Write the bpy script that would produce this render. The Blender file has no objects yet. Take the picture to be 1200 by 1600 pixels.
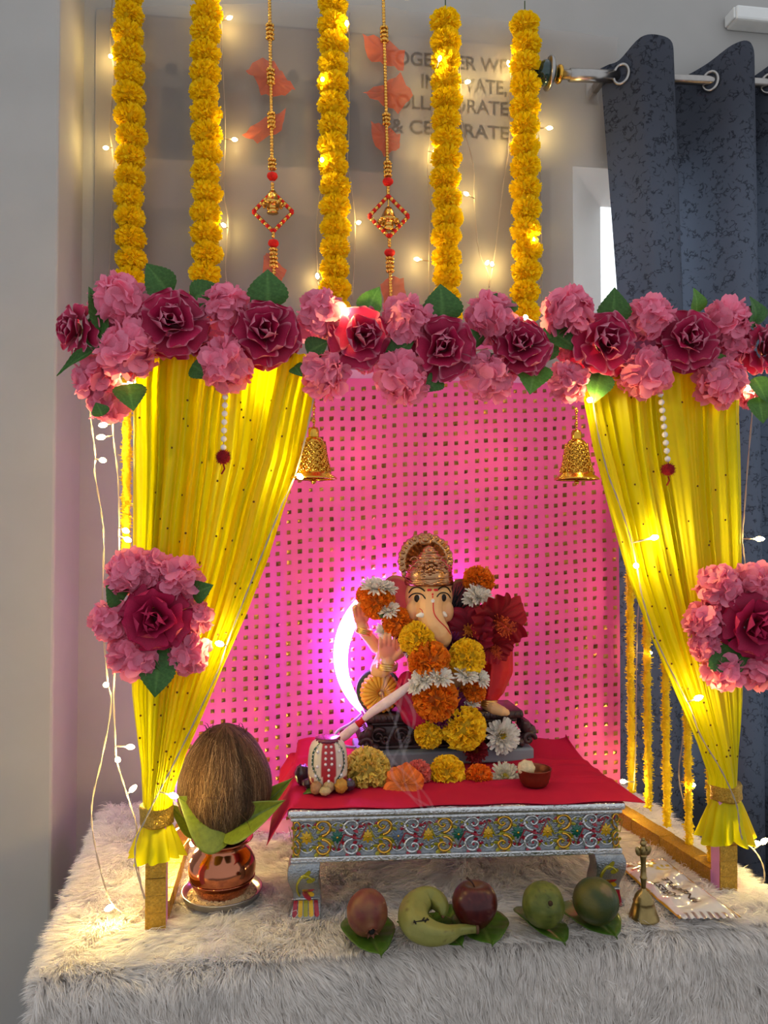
import bpy, bmesh, math, random
import numpy as np
from math import sin, cos, pi, sqrt, radians, atan2, exp
from mathutils import Vector, Matrix, noise
from mathutils.bvhtree import BVHTree
random.seed(11); rng = np.random.default_rng(5)
scn = bpy.context.scene
COL = scn.collection
V = Vector
def C(r, g, b):
    f = lambda c: ((c/255+.055)/1.055)**2.4 if c > 10 else c/255/12.92
    return (f(r), f(g), f(b), 1)

# ---------------------------------------------------------------- camera, sky, lights, exposure
EYE = V((0, 0, .635)); YAW = radians(7.6); PITCH = radians(1.43)
cam = bpy.data.objects.new('camera', bpy.data.cameras.new('camera')); COL.objects.link(cam)
cam.data.sensor_fit = 'HORIZONTAL'; cam.data.sensor_width = 36; cam.data.lens = 36
cam.data.clip_start = .02
cam.location = EYE; cam.rotation_euler = (pi/2+PITCH, 0, -YAW)
scn.camera = cam
world = bpy.data.worlds.new('room_daylight'); scn.world = world; world.use_nodes = True
WB = world.node_tree.nodes['Background']
WB.inputs[0].default_value = (.84, .885, .95, 1); WB.inputs[1].default_value = .78
scn.view_settings.view_transform = 'Standard'; scn.view_settings.look = 'None'
scn.view_settings.gamma = 1; scn.view_settings.use_curve_mapping = False
scn.view_settings.exposure = 0.0
try:
    scn.cycles.max_bounces = 8; scn.cycles.transparent_max_bounces = 12
    scn.cycles.sample_clamp_indirect = 6
except Exception: pass
BULB_W = .8          # watts of each fairy bulb
MOON_E = 34.0           # radiance of the crescent lamp
BACK_W = .42
WARM = (1.0, .74, .22)
def lamp(name, loc, power, color, radius=.006):
    l = bpy.data.lights.new(name, 'POINT'); l.energy = power; l.color = color; l.shadow_soft_size = radius
    o = bpy.data.objects.new(name, l); COL.objects.link(o); o.location = loc
    return o

FWD = V((sin(YAW)*cos(PITCH), cos(YAW)*cos(PITCH), sin(PITCH)))
RGT = V((cos(YAW), -sin(YAW), 0)); UPV = RGT.cross(FWD)
def ray(px, py): return FWD + RGT*((px-600)/1200) + UPV*((800-py)/1200)
def P(px, py, Y=None, Z=None, X=None):
    d = ray(px, py)
    t = (Y-EYE.y)/d.y if Y is not None else (Z-EYE.z)/d.z if Z is not None else (X-EYE.x)/d.x
    return EYE + d*t
def S(px, p): return px*(V(p)-EYE).dot(FWD)/1200

# ---------------------------------------------------------------- materials
def M(name, col, rough=.5, metal=0, var=.12, vs=30, bump=0, bs=120, trans=0, coat=0, sheen=0, sss=0,
      attr=False, emit=None, estr=0, alpha=1, glit=0, stretch=None, spec=.28, tcol=None):
    m = bpy.data.materials.new(name); m.use_nodes = True
    nt = m.node_tree; N = nt.nodes; L = nt.links; b = N['Principled BSDF']; out = N['Material Output']
    b.inputs['Roughness'].default_value = rough; b.inputs['Metallic'].default_value = metal
    b.inputs['Specular IOR Level'].default_value = spec
    b.inputs['Coat Weight'].default_value = coat; b.inputs['Sheen Weight'].default_value = sheen
    if sss: b.inputs['Subsurface Weight'].default_value = sss; b.inputs['Subsurface Radius'].default_value = (.01, .005, .003)
    tc = N.new('ShaderNodeTexCoord'); src = tc.outputs['Object']
    if stretch:
        mp = N.new('ShaderNodeMapping'); mp.inputs['Scale'].default_value = stretch
        L.new(src, mp.inputs['Vector']); src = mp.outputs['Vector']
    csrc = None
    if attr:
        a = N.new('ShaderNodeAttribute'); a.attribute_name = 'Col'; csrc = a.outputs['Color']
    if var:
        nz = N.new('ShaderNodeTexNoise'); nz.inputs['Scale'].default_value = vs; nz.inputs['Detail'].default_value = 4
        L.new(src, nz.inputs['Vector'])
        mr = N.new('ShaderNodeMapRange'); mr.inputs['From Min'].default_value = .3; mr.inputs['From Max'].default_value = .7
        mr.inputs['To Min'].default_value = 1-var; mr.inputs['To Max'].default_value = 1+var
        L.new(nz.outputs['Fac'], mr.inputs['Value'])
        mx = N.new('ShaderNodeMix'); mx.data_type = 'RGBA'; mx.blend_type = 'MULTIPLY'; mx.inputs['Factor'].default_value = 1
        if csrc: L.new(csrc, mx.inputs['A'])
        else: mx.inputs['A'].default_value = col
        L.new(mr.outputs['Result'], mx.inputs['B']); csrc = mx.outputs['Result']
    if csrc: L.new(csrc, b.inputs['Base Color'])
    else: b.inputs['Base Color'].default_value = col
    if glit:
        vo = N.new('ShaderNodeTexVoronoi'); vo.inputs['Scale'].default_value = glit; L.new(src, vo.inputs['Vector'])
        sub = N.new('ShaderNodeVectorMath'); sub.operation = 'SUBTRACT'; sub.inputs[1].default_value = (.5, .5, .5)
        L.new(vo.outputs['Color'], sub.inputs[0])
        ge = N.new('ShaderNodeNewGeometry')
        mad = N.new('ShaderNodeVectorMath'); mad.operation = 'MULTIPLY_ADD'; mad.inputs[1].default_value = (.9, .9, .9)
        L.new(sub.outputs[0], mad.inputs[0]); L.new(ge.outputs['Normal'], mad.inputs[2])
        nm = N.new('ShaderNodeVectorMath'); nm.operation = 'NORMALIZE'; L.new(mad.outputs[0], nm.inputs[0])
        L.new(nm.outputs[0], b.inputs['Normal'])
    elif bump:
        nb = N.new('ShaderNodeTexNoise'); nb.inputs['Scale'].default_value = bs; nb.inputs['Detail'].default_value = 6
        L.new(src, nb.inputs['Vector'])
        bp = N.new('ShaderNodeBump'); bp.inputs['Strength'].default_value = bump; bp.inputs['Distance'].default_value = .004
        L.new(nb.outputs['Fac'], bp.inputs['Height']); L.new(bp.outputs['Normal'], b.inputs['Normal'])
    if emit:
        b.inputs['Emission Color'].default_value = emit; b.inputs['Emission Strength'].default_value = estr
        m.cycles.emission_sampling = 'AUTO' if estr < 40 else 'NONE'
    last = b.outputs[0]
    if trans:
        t = N.new('ShaderNodeBsdfTranslucent')
        if tcol: t.inputs['Color'].default_value = tcol
        elif csrc: L.new(csrc, t.inputs['Color'])
        else: t.inputs['Color'].default_value = col
        ms = N.new('ShaderNodeMixShader'); ms.inputs[0].default_value = trans
        L.new(last, ms.inputs[1]); L.new(t.outputs[0], ms.inputs[2]); last = ms.outputs[0]
    if alpha < 1:
        t = N.new('ShaderNodeBsdfTransparent'); ms = N.new('ShaderNodeMixShader'); ms.inputs[0].default_value = alpha
        L.new(t.outputs[0], ms.inputs[1]); L.new(last, ms.inputs[2]); last = ms.outputs[0]
    L.new(last, out.inputs['Surface'])
    return m

# ---------------------------------------------------------------- mesh helpers
class MB:
    def __init__(s): s.v = []; s.f = []; s.m = []; s.c = []
    def add(s, vs, fs, mi=0, col=None):
        o = len(s.v); s.v += [tuple(p) for p in vs]
        s.f += [tuple(i+o for i in f) for f in fs]; s.m += [mi]*len(fs)
        if callable(col): s.c += [col(i) for i in range(len(vs))]
        else: s.c += [col or (1, 1, 1, 1)]*len(vs)
        return s
    def box(s, a, b, mi=0, col=None):
        x, y, z = a; X, Y, Z = b
        return s.add([(x,y,z),(X,y,z),(X,Y,z),(x,Y,z),(x,y,Z),(X,y,Z),(X,Y,Z),(x,Y,Z)],
            [(0,3,2,1),(4,5,6,7),(0,1,5,4),(1,2,6,5),(2,3,7,6),(3,0,4,7)], mi, col)
    def grid(s, fn, nu, nv, mi=0, cu=False, cv=False, col=None):
        vs = []; cs = []
        for i in range(nu + (0 if cu else 1)):
            for j in range(nv + (0 if cv else 1)):
                vs.append(fn(i/nu, j/nv)); cs.append(col(i/nu, j/nv) if callable(col) else (col or (1, 1, 1, 1)))
        W = nv + (0 if cv else 1); H = nu + (0 if cu else 1); fs = []
        for i in range(nu):
            for j in range(nv):
                a = i*W+j; b = i*W+(j+1) % W; c = ((i+1) % H)*W+(j+1) % W; d = ((i+1) % H)*W+j
                fs.append((a, d, c, b))
        return s.add(vs, fs, mi, lambda i: cs[i])
    def tube(s, pts, r, n=8, mi=0, col=None, closed=False, flat=1):
        pts = [V(p) for p in pts]; K = len(pts)
        rs = r if isinstance(r, (list, tuple)) else [r]*K
        vs = []; up = None
        for i, p in enumerate(pts):
            a = pts[(i-1) % K] if (closed or i > 0) else p; b = pts[(i+1) % K] if (closed or i < K-1) else p
            d = (b-a).normalized() if (b-a).length > 1e-9 else V((0, 0, 1))
            if up is None:
                up = V((0, 0, 1)) if abs(d.z) < .9 else V((0, 1, 0))
            up = (up - d*up.dot(d)); up = up.normalized() if up.length > 1e-6 else d.orthogonal().normalized()
            sd = d.cross(up)
            for j in range(n):
                t = 2*pi*j/n; vs.append(p + (sd*cos(t) + up*sin(t)*flat)*rs[i])
        fs = []
        for i in range(K if closed else K-1):
            for j in range(n):
                i2 = (i+1) % K
                fs.append((i*n+j, i*n+(j+1) % n, i2*n+(j+1) % n, i2*n+j))
        if not closed:
            fs.append(tuple(range(n-1, -1, -1))); fs.append(tuple((K-1)*n+j for j in range(n)))
        return s.add(vs, fs, mi, col)
    def lathe(s, prof, n=28, c=(0, 0, 0), mi=0, fn=None, mat=None, col=None, close=True):
        vs = []; c = V(c)
        for r, z in prof:
            for j in range(n):
                t = 2*pi*j/n; rr = r*(fn(t, z) if fn else 1)
                p = V((rr*cos(t), rr*sin(t), z)); vs.append(c + (mat @ p if mat else p))
        fs = [(i*n+j, i*n+(j+1) % n, (i+1)*n+(j+1) % n, (i+1)*n+j) for i in range(len(prof)-1) for j in range(n)]
        if close:
            if prof[0][0] > 1e-5: fs.append(tuple(range(n-1, -1, -1)))
            if prof[-1][0] > 1e-5: fs.append(tuple((len(prof)-1)*n+j for j in range(n)))
        return s.add(vs, fs, mi, col)
    def ell(s, c, r, nu=12, nv=18, mi=0, mat=None, fn=None, col=None):
        c = V(c); r = r if isinstance(r, (tuple, list)) else (r, r, r)
        vs = [ ]; rows = []
        for i in range(nu+1):
            a = pi*i/nu
            k = 1 if i in (0, nu) else nv
            rows.append((len(vs), k))
            for j in range(k):
                t = 2*pi*j/nv; d = V((sin(a)*cos(t), sin(a)*sin(t), cos(a)))
                q = V((d.x*r[0], d.y*r[1], d.z*r[2])) * (fn(d) if fn else 1)
                vs.append(c + (mat @ q if mat else q))
        fs = []
        for i in range(nu):
            (a, ka), (b, kb) = rows[i], rows[i+1]
            for j in range(nv):
                j2 = (j+1) % nv
                if ka == 1: fs.append((a, b+j, b+j2))
                elif kb == 1: fs.append((a+j, b, a+j2))
                else: fs.append((a+j, b+j, b+j2, a+j2))
        return s.add(vs, fs, mi, col)
    def petal(s, o, d, n, L, W, cup=0, curl=0, nu=4, nv=4, shape=None, ruf=0, col=None, mi=0, k=5, ph=0):
        o = V(o); d = V(d).normalized(); n = V(n); n = (n-d*n.dot(d)).normalized(); sd = d.cross(n)
        shape = shape or (lambda u: sin(pi*(.12+.80*u))**.6)
        def fn(u, v):
            v = 2*v-1; cc = curl if abs(curl) > 1e-4 else 1e-4
            a = L*sin(cc*u)/cc; h = L*(1-cos(cc*u))/cc; w = W*shape(u)
            h += cup*W*v*v*(.3+.7*u) + ruf*W*sin(k*v+ph)*u*u
            return o + d*a + sd*(w*v) + n*h
        return s.grid(fn, nu, nv, mi, col=(lambda u, v: col(u, 2*v-1)) if callable(col) else col)
    def mesh(s, name, mats, smooth=True, off=None):
        me = bpy.data.meshes.new(name)
        vs = s.v if off is None else [(a-off[0], b-off[1], c-off[2]) for a, b, c in s.v]
        me.from_pydata(vs, [], s.f)
        for m in (mats if isinstance(mats, (list, tuple)) else [mats]): me.materials.append(m)
        me.polygons.foreach_set('material_index', s.m)
        me.polygons.foreach_set('use_smooth', [smooth]*len(s.f))
        if any(c != (1, 1, 1, 1) for c in s.c[:4000:7]) or any(c != (1, 1, 1, 1) for c in s.c[-50:]):
            at = me.color_attributes.new('Col', 'FLOAT_COLOR', 'POINT')
            at.data.foreach_set('color', np.array(s.c, dtype=np.float32).ravel())
        me.update()
        return me
LOC = {}
def tag(o, label=None, cat=None, group=None, kind=None):
    for k, x in (('label', label), ('category', cat), ('group', group), ('kind', kind)):
        if x: o[k] = x
    return o
def thing(name, label, cat, loc=(0, 0, 0), rot=(0, 0, 0), group=None):
    o = bpy.data.objects.new(name, None); COL.objects.link(o); o.empty_display_size = .02
    o.location = loc; o.rotation_euler = rot
    return tag(o, label, cat, group)
def link(name, me, parent=None, loc=(0, 0, 0), mat=None, label=None, kind=None):
    """one mesh object; loc is local to the parent"""
    o = bpy.data.objects.new(name, me); COL.objects.link(o)
    if parent is not None: o.parent = parent
    if mat is not None: o.matrix_local = Matrix.Translation(loc) @ mat
    else: o.location = loc
    return tag(o, label, None, None, kind)
def part(name, mb, mats, parent, smooth=True, bev=0, label=None, kind=None, local=False):
    """mb in world coordinates (local=False) under an unrotated parent, or in the parent's own"""
    off = None
    if parent is not None and not local:
        off = V(parent.location); q = parent.parent
        while q: off = off + q.location; q = q.parent
    o = link(name, mb.mesh(name, mats, smooth, off), parent, label=label, kind=kind)
    if bev: bevel(o, bev)
    return o
def bevel(o, w, seg=2):
    m = o.modifiers.new('bevel', 'BEVEL'); m.width = w; m.segments = seg; m.limit_method = 'ANGLE'; m.angle_limit = radians(40)
    return o
def solo(name, mb, mats, label, cat, group=None, smooth=True, bev=0, at=None):
    at = V(at) if at is not None else V((0, 0, 0))
    o = link(name, mb.mesh(name, mats, smooth, at), None, at)
    if bev: bevel(o, bev)
    return tag(o, label, cat, group)
def struct(name, mb, mats, smooth=False):
    return tag(link(name, mb.mesh(name, mats, smooth)), kind='structure')
def aim(axis, roll=0, scale=1, up=None):
    """matrix that turns +Z onto axis"""
    z = V(axis).normalized(); u = V(up) if up else (V((0, 0, 1)) if abs(z.z) < .95 else V((0, 1, 0)))
    x = u.cross(z).normalized(); y = z.cross(x)
    m = Matrix((x, y, z)).transposed()
    sc = scale if isinstance(scale, (tuple, list)) else (scale,)*3
    return (m @ Matrix.Rotation(roll, 3, 'Z') @ Matrix.Diagonal(sc)).to_4x4()
def lerp(a, b, t): return a+(b-a)*t
def interp(pts, t):
    """piecewise smooth value; pts = [(key, value)...]"""
    if t <= pts[0][0]: return pts[0][1]
    for (a, x), (b, y) in zip(pts, pts[1:]):
        if t <= b:
            k = (t-a)/(b-a); return x+(y-x)*k
    return pts[-1][1]
def spline(pts, n=6):
    pts = [V(p) for p in pts]; out = []
    for i in range(len(pts)-1):
        p0 = pts[max(i-1, 0)]; p1 = pts[i]; p2 = pts[i+1]; p3 = pts[min(i+2, len(pts)-1)]
        for k in range(n):
            t = k/n
            out.append(.5*((2*p1)+(p2-p0)*t+(2*p0-5*p1+4*p2-p3)*t*t+(3*p1-p0-3*p2+p3)*t**3))
    out.append(pts[-1]); return out
def fib(n, zmin=-1, zmax=1):
    for i in range(n):
        z = zmax-(zmax-zmin)*(i+.5)/n; r = sqrt(max(0, 1-z*z)); t = i*2.399963
        yield V((r*cos(t), r*sin(t), z))
def remesh(mb, name, mats, voxel, smooth=4, off=None):
    me = mb.mesh(name+'_tmp', mats, True, off)
    o = bpy.data.objects.new(name+'_tmp', me); COL.objects.link(o)
    r = o.modifiers.new('r', 'REMESH'); r.mode = 'VOXEL'; r.voxel_size = voxel; r.use_smooth_shade = True
    if smooth:
        k = o.modifiers.new('s', 'SMOOTH'); k.factor = .5; k.iterations = smooth
    dg = bpy.context.evaluated_depsgraph_get(); dg.update()
    out = bpy.data.meshes.new_from_object(o.evaluated_get(dg))
    bpy.data.objects.remove(o); bpy.data.meshes.remove(me)
    out.name = name; out.materials.clear()
    for m in (mats if isinstance(mats, (list, tuple)) else [mats]): out.materials.append(m)
    out.polygons.foreach_set('use_smooth', [True]*len(out.polygons))
    return out
def chain(mb, pts, rs, n=12):
    """overlapping balls and cones, to be melted by remesh"""
    pts = [V(p) for p in pts]
    for i, p in enumerate(pts): mb.ell(p, rs[i], 8, 12)
    for i in range(len(pts)-1): mb.tube([pts[i], pts[i+1]], [rs[i], rs[i+1]], n)
def lettering(name, body, size, mat, parent, mtx, align='LEFT', extrude=.0004, sx=1, bold=0):
    cu = bpy.data.curves.new(name, 'FONT'); cu.body = body; cu.size = size; cu.align_x = align; cu.extrude = extrude
    cu.space_line = 1.25; cu.offset = bold
    o = bpy.data.objects.new(name+'_tmp', cu); COL.objects.link(o)
    dg = bpy.context.evaluated_depsgraph_get(); dg.update()
    me = bpy.data.meshes.new_from_object(o.evaluated_get(dg)); bpy.data.objects.remove(o)
    me.name = name; me.materials.clear(); me.materials.append(mat)
    o = bpy.data.objects.new(name, me); COL.objects.link(o); o.parent = parent; o.matrix_local = mtx
    return o

# shared materials
m_wall = M('wall_paint', C(170, 167, 163), .75, var=.05, vs=5, bump=.06, bs=40)
m_white = M('white_plastic', C(225, 225, 222), .4, var=.03)
m_gold = M('gold_plastic', C(226, 170, 66), .2, 1, var=.1, vs=80)
m_glit = M('gold_glitter_tape', C(190, 150, 62), .42, .85, var=.2, vs=300, glit=900)
m_pinkpaint = M('pink_painted_board', C(222, 150, 196), .6, var=.08)
m_steel = M('brushed_steel', C(170, 165, 160), .28, 1, var=.06, vs=60)
m_silver = M('silver_foil', C(150, 154, 158), .30, 1, var=.12, vs=90, bump=.5, bs=350)
m_silverlit = M('highlit_silver_foil', C(214, 214, 214), .22, 1, var=.15, vs=120, bump=.5, bs=300)  # same silver, its highlights put into the colour as a brighter tone
m_leaf = M('fabric_leaf', C(44, 92, 38), .5, var=.25, vs=40, bump=.3, bs=200, trans=.12)
m_wire = M('clear_white_wire', C(172, 158, 144), .35, var=.05)
m_bulb = M('fairy_bulb_glow', C(255, 225, 150), .4, var=0, emit=(1, .72, .28, 1), estr=60)
m_dark = M('dark_hole', C(24, 20, 18), .8, var=.1)
# ---------------------------------------------------------------- the room
WY = 2.0                                             # back wall
WX0 = P(895, 300, Y=WY).x; WZ1 = P(930, 262, Y=WY).z; WX1 = WX0+1.15; WZ0 = -.05
b = MB()
b.box((-.5, WY, -.45), (WX0, WY+.12, 2.5)); b.box((WX1, WY, -.45), (WX1+.5, WY+.12, 2.5))
b.box((WX0, WY, WZ1), (WX1, WY+.12, 2.5)); b.box((WX0, WY, -.45), (WX1, WY+.12, WZ0))
struct('wall_back', b, m_wall)
b = MB(); b.box((-1.5, 1.79, -.45), (-.5, WY+.12, 2.5)); bevel(struct('wall_left', b, m_wall), .006)
b = MB(); b.box((-1.5, -1.2, -.5), (WX1+.5, WY+.12, -.45))
struct('floor', b, M('stone_floor_tiles', C(120, 112, 104), .35, var=.12, vs=6))
m_pane = M('daylit_frosted_pane', C(230, 236, 240), .3, var=.04, emit=(.86, .95, 1, 1), estr=2.0)
WXP = P(938, 400, Y=WY+.11).x; WZP = WZ1-.06            # the jamb and lintel are splayed back to the pane
b = MB(); b.box((WXP-.01, WY+.108, WZ0), (WX1, WY+.114, WZP+.01)); pane = struct('window_1', b, m_pane)
b = MB(); b.add([(WX0, WY+.001, WZ0), (WX0, WY+.001, WZ1), (WXP, WY+.108, WZP), (WXP, WY+.108, WZ0), (WX0-.0, WY+.12, WZ1), (WX0, WY+.12, WZ0)], [(0, 1, 2, 3), (1, 4, 2), (0, 3, 5), (3, 2, 4, 5), (0, 5, 4, 1)])
part('window_jamb', b, m_white, pane, False)
b = MB(); b.add([(WX0, WY+.001, WZ1), (WX1, WY+.001, WZ1), (WX1, WY+.108, WZP), (WXP, WY+.108, WZP), (WX0, WY+.12, WZ1), (WX1, WY+.12, WZ1)], [(0, 1, 2, 3), (3, 2, 5, 4), (0, 4, 5, 1), (1, 5, 2), (0, 3, 4)])
part('window_lintel', b, m_white, pane, False)
b = MB(); t = .03; xm = (WXP+WX1)/2; b.box((xm-.015, WY+.07, WZ0), (xm+.015, WY+.107, WZP)); b.box((WX1-t, WY+.05, WZ0), (WX1, WY+.107, WZP))
part('window_frame', b, m_white, pane, False)

# ---------------------------------------------------------------- table and white plush cover
TX0, TX1, TY0, TY1 = -.335, .845, 1.175, 1.86
m_wood = M('dark_table_wood', C(60, 44, 34), .5, var=.3, vs=8, stretch=(1, 8, 1))
tb = thing('low_table', 'dark wooden low table almost hidden under the white plush cover', 'table', (.2, 1.5, -.45))
b = MB(); b.box((TX0+.015, TY0+.02, -.055), (TX1-.015, TY1-.01, -.026)); part('tabletop', b, m_wood, tb, False, .003)
for x in (TX0+.05, TX1-.1):
    for y in (TY0+.05, TY1-.1):
        b = MB(); b.box((x, y, -.45), (x+.045, y+.045, -.055)); part('leg', b, m_wood, tb, False, .003)
m_fur = M('white_plush_fur', C(250, 245, 240), .7, var=.05, vs=14, trans=.5, spec=.2)
m_furbase = M('plush_backing', C(246, 240, 236), .9, var=.05)
fur = thing('plush_cover', 'long white plush fur cover spread over the low table', 'fur cover', (.2, 1.5, -.02))
SK = .155
def tx0(y): return TX0-.055*(y-TY0)/(TY1-TY0)          # the left edge runs a little askew
def shell(u, v, e=0):
    """cover surface: u along x, v runs back edge -> front edge -> down the front hem"""
    top = TY1-TY0
    d = v*(top+SK)
    r = .03
    if d < top-r: y, z = TY1-d, -.012
    elif d < top-r+r*pi/2:
        a = (d-top+r)/r; y, z = TY0+r-r*sin(a), -.012-r+r*cos(a)
    else: y, z = TY0, -.012-r-(d-(top-r+r*pi/2))
    x = lerp(tx0(y), TX1, u)
    return V((x, y-.006*sin(9*u+1)*max(0, (v-.78)/.22), z))
b = MB(); b.grid(shell, 40, 40)
for s_, x in ((-1, TX0), (1, TX1)):
    b.grid(lambda u, v: V(((tx0(lerp(TY1, TY0, u)) if s_ < 0 else x)+s_*.012*sin(pi/2*min(1, v*3)), lerp(TY1, TY0, u), -.012-.15*v)), 30, 8)
b.grid(lambda u, v: V((lerp(TX0, TX1, u), TY1, -.012-.1*v)), 20, 4)
part('mat_backing', b, m_furbase, fur)
def fur_blades():
    n1, n2, n3 = 175000, 125000, 45000
    A = rng.random((n1+n2+n3, 2)); N = len(A)
    pos = np.zeros((N, 3)); nor = np.zeros((N, 3)); flow = np.zeros((N, 3))
    # top
    yt = TY1-(TY1-TY0-.01)*A[:, 1]; L0 = TX0-.055*(yt-TY0)/(TY1-TY0)
    x = L0+(TX1-L0)*A[:, 0]; xf = TX0-.014+(TX1-TX0+.026)*A[:, 0]
    pos[:n1] = np.stack([x, yt, np.full(N, -.012)], 1)[:n1]; nor[:n1] = (0, 0, 1)
    # front: rounded lip then hem
    s_ = A[n1:n1+n2, 1]*(.047+.125); a = np.clip(s_/.03, 0, pi/2); dn = np.maximum(0, s_-.047)
    pos[n1:n1+n2] = np.stack([xf[n1:n1+n2], TY0+.03-.03*np.sin(a), -.042+.03*np.cos(a)-dn], 1)
    nor[n1:n1+n2] = np.stack([0*a, -np.sin(a), np.cos(a)], 1)
    # sides and back edge
    k = n1+n2; t = A[k:, 0]; h = rng.random(n3)**1.5*.13; w = rng.random(n3)
    left = w < .5; right = (w >= .5) & (w < .8); bk = w >= .8
    pos[k:, 0] = np.where(left, TX0-.055*t-.003, np.where(right, TX1+.003, TX0+(TX1-TX0)*t))
    pos[k:, 1] = np.where(bk, TY1, TY0+(TY1-TY0)*t); pos[k:, 2] = -.012-h*np.where(bk, .3, 1)
    nor[k:] = np.where(left[:, None], (-1, 0, .9), np.where(right[:, None], (1, 0, .9), (0, .7, .7)))
    # smooth direction field
    def wob(p, f, s): return np.sin(p[:, 0]*f+s)*np.cos(p[:, 1]*f*1.3+2*s)+.6*np.sin(p[:, 0]*f*2.3-p[:, 1]*f*1.9+s*3)+.5*np.sin(p[:, 2]*f*2+s*5+p[:, 0]*f*1.7)
    flow[:, 0] = .35+.55*wob(pos, 9, .7)+.3*wob(pos, 31, 2.1)
    flow[:, 1] = -.55+.5*wob(pos, 8, 3.3)+.3*wob(pos, 27, 5.1)
    fr = slice(n1, n1+n2)
    flow[fr, 2] = -1.0*np.sin(a); flow[fr, 0] = (.30+.4*wob(pos[fr], 7, 1.1)+.22*wob(pos[fr], 29, 4.)); flow[fr, 1] *= np.cos(a)
    flow[k:, 2] = -.9; flow[k:, 0] = np.where(left, -.3, np.where(right, .3, flow[k:, 0])); flow[k:, 0] *= .4; flow[k:, 1] *= .5
    el = np.clip(1-(pos[:n1, 0]-L0[:n1])/.05, 0, 1); flow[:n1, 0] -= 1.3*el; er = np.clip(1-(TX1-pos[:n1, 0])/.04, 0, 1); flow[:n1, 0] += 1.0*er
    fe = np.clip(1-(pos[:n1, 1]-TY0)/.05, 0, 1); flow[:n1, 1] -= .7*fe
    # tufts
    nc = N//9; cid = rng.integers(0, nc, N)
    lean = .9+.5*rng.random(N)
    Ln = .018+.016*rng.random(N)
    key = np.floor(pos*110).astype(np.int64); hsh = (key[:, 0]*73856093 ^ key[:, 1]*19349663 ^ key[:, 2]*83492791) % 9973
    tuft = rng.normal(0, .24, (9973, 3))[hsh]; tl = (.78+.4*rng.random(9973))[hsh]; Ln *= tl; Ln[:n1] *= 1.2
    d = flow*lean[:, None]+tuft+rng.normal(0, .16, (N, 3)); 
    d -= nor*np.sum(d*nor, 1)[:, None]
    d0 = nor*.9+d*.6; d1 = nor*.32+d*.95; d2 = nor*.02+d*1.1
    for q in (d0, d1, d2): q /= np.linalg.norm(q, axis=1)[:, None]
    ctr = (key+.5)/110
    p0 = pos; p1 = p0+d0*(Ln*.34)[:, None]; p2 = p1+d1*(Ln*.36)[:, None]; p3 = p2+d2*(Ln*.45)[:, None]
    pull = (ctr+nor*.012+flow*.006-p3); p3 = p3+pull*.22; p2 = p2+pull*.07
    sd = np.cross(d1, rng.normal(0, 1, (N, 3))); sd /= np.linalg.norm(sd, axis=1)[:, None]; sd *= (.0005+.00035*rng.random(N))[:, None]
    vs = np.stack([p0-sd, p0+sd, p1-sd, p1+sd, p2-sd*.75, p2+sd*.75, p3], 1).reshape(-1, 3)
    o = (np.arange(N)*7)[:, None]
    q = np.concatenate([o+np.array([0, 1, 3, 2]), o+np.array([2, 3, 5, 4])], 1).reshape(-1, 4)
    tr = (o+np.array([4, 5, 6]))
    me = bpy.data.meshes.new('fur_pile'); me.vertices.add(len(vs)); me.vertices.foreach_set('co', vs.astype(np.float32).ravel()-np.tile(np.array([.2, 1.5, -.02], np.float32), len(vs)))
    loops = np.concatenate([q.ravel(), tr.ravel()]); me.loops.add(len(loops)); me.loops.foreach_set('vertex_index', loops.astype(np.int32))
    starts = np.concatenate([np.arange(len(q))*4, len(q)*4+np.arange(len(tr))*3]); me.polygons.add(len(starts))
    me.polygons.foreach_set('loop_start', starts.astype(np.int32))
    me.polygons.foreach_set('use_smooth', np.ones(len(starts), bool))
    me.update(calc_edges=True); me.materials.append(m_fur)
    return me
link('fur_pile', fur_blades(), fur, kind='stuff')

# ---------------------------------------------------------------- canopy frame
FY0, FY1 = 1.295, 1.665; FX0, FX1 = P(243, 1440, Y=1.28).x, P(1138, 1390, Y=1.28).x; FZ = .985; FXB = P(955, 1100, Y=FY1-.015).x; PW = .03
frame = thing('canopy_frame', 'square canopy frame of pink posts wrapped in gold glitter tape', 'frame', (.28, 1.48, 0))
def post(x, y, n):
    b = MB(); b.box((x-PW/2, y-PW/2, -.006), (x+PW/2, y+PW/2, FZ)); o = part('post', b, m_pinkpaint, frame, False, .001)
    me = None
    for k in range(n):                                # tape wraps on the outer face, each lapping the next
        z0 = .0+k*.027; h = .0262
        j = .0006*((k*7) % 3)
        if me is None:
            c = MB(); c.box((-PW/2-.001, -.0022, 0), (PW/2+.001, .001, h)); me = c.mesh('tape_wrap', m_glit, False)
        q = link('tape_wrap', me, o, (x-.28, y-1.48-PW/2-j, z0))
    return o
post(FX0, FY0, 5); post(FX1, FY0, 5); post(FX0, FY1, 0); post(FXB, FY1, 0)
def obox(b, p, q, w, h0, h1, mi=0):
    """a bar from p to q: half width w, from h0 below to h1 above the axis"""
    p, q = V(p), V(q); d = (q-p).normalized(); sd = V((0, 0, 1)).cross(d).normalized(); up = d.cross(sd)
    vs = [c+sd*x+up*z for c in (p, q) for x, z in ((-w, -h0), (w, -h0), (w, h1), (-w, h1))]
    b.add(vs, [(0, 1, 2, 3), (7, 6, 5, 4), (0, 4, 5, 1), (1, 5, 6, 2), (2, 6, 7, 3), (3, 7, 4, 0)], mi)
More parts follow.
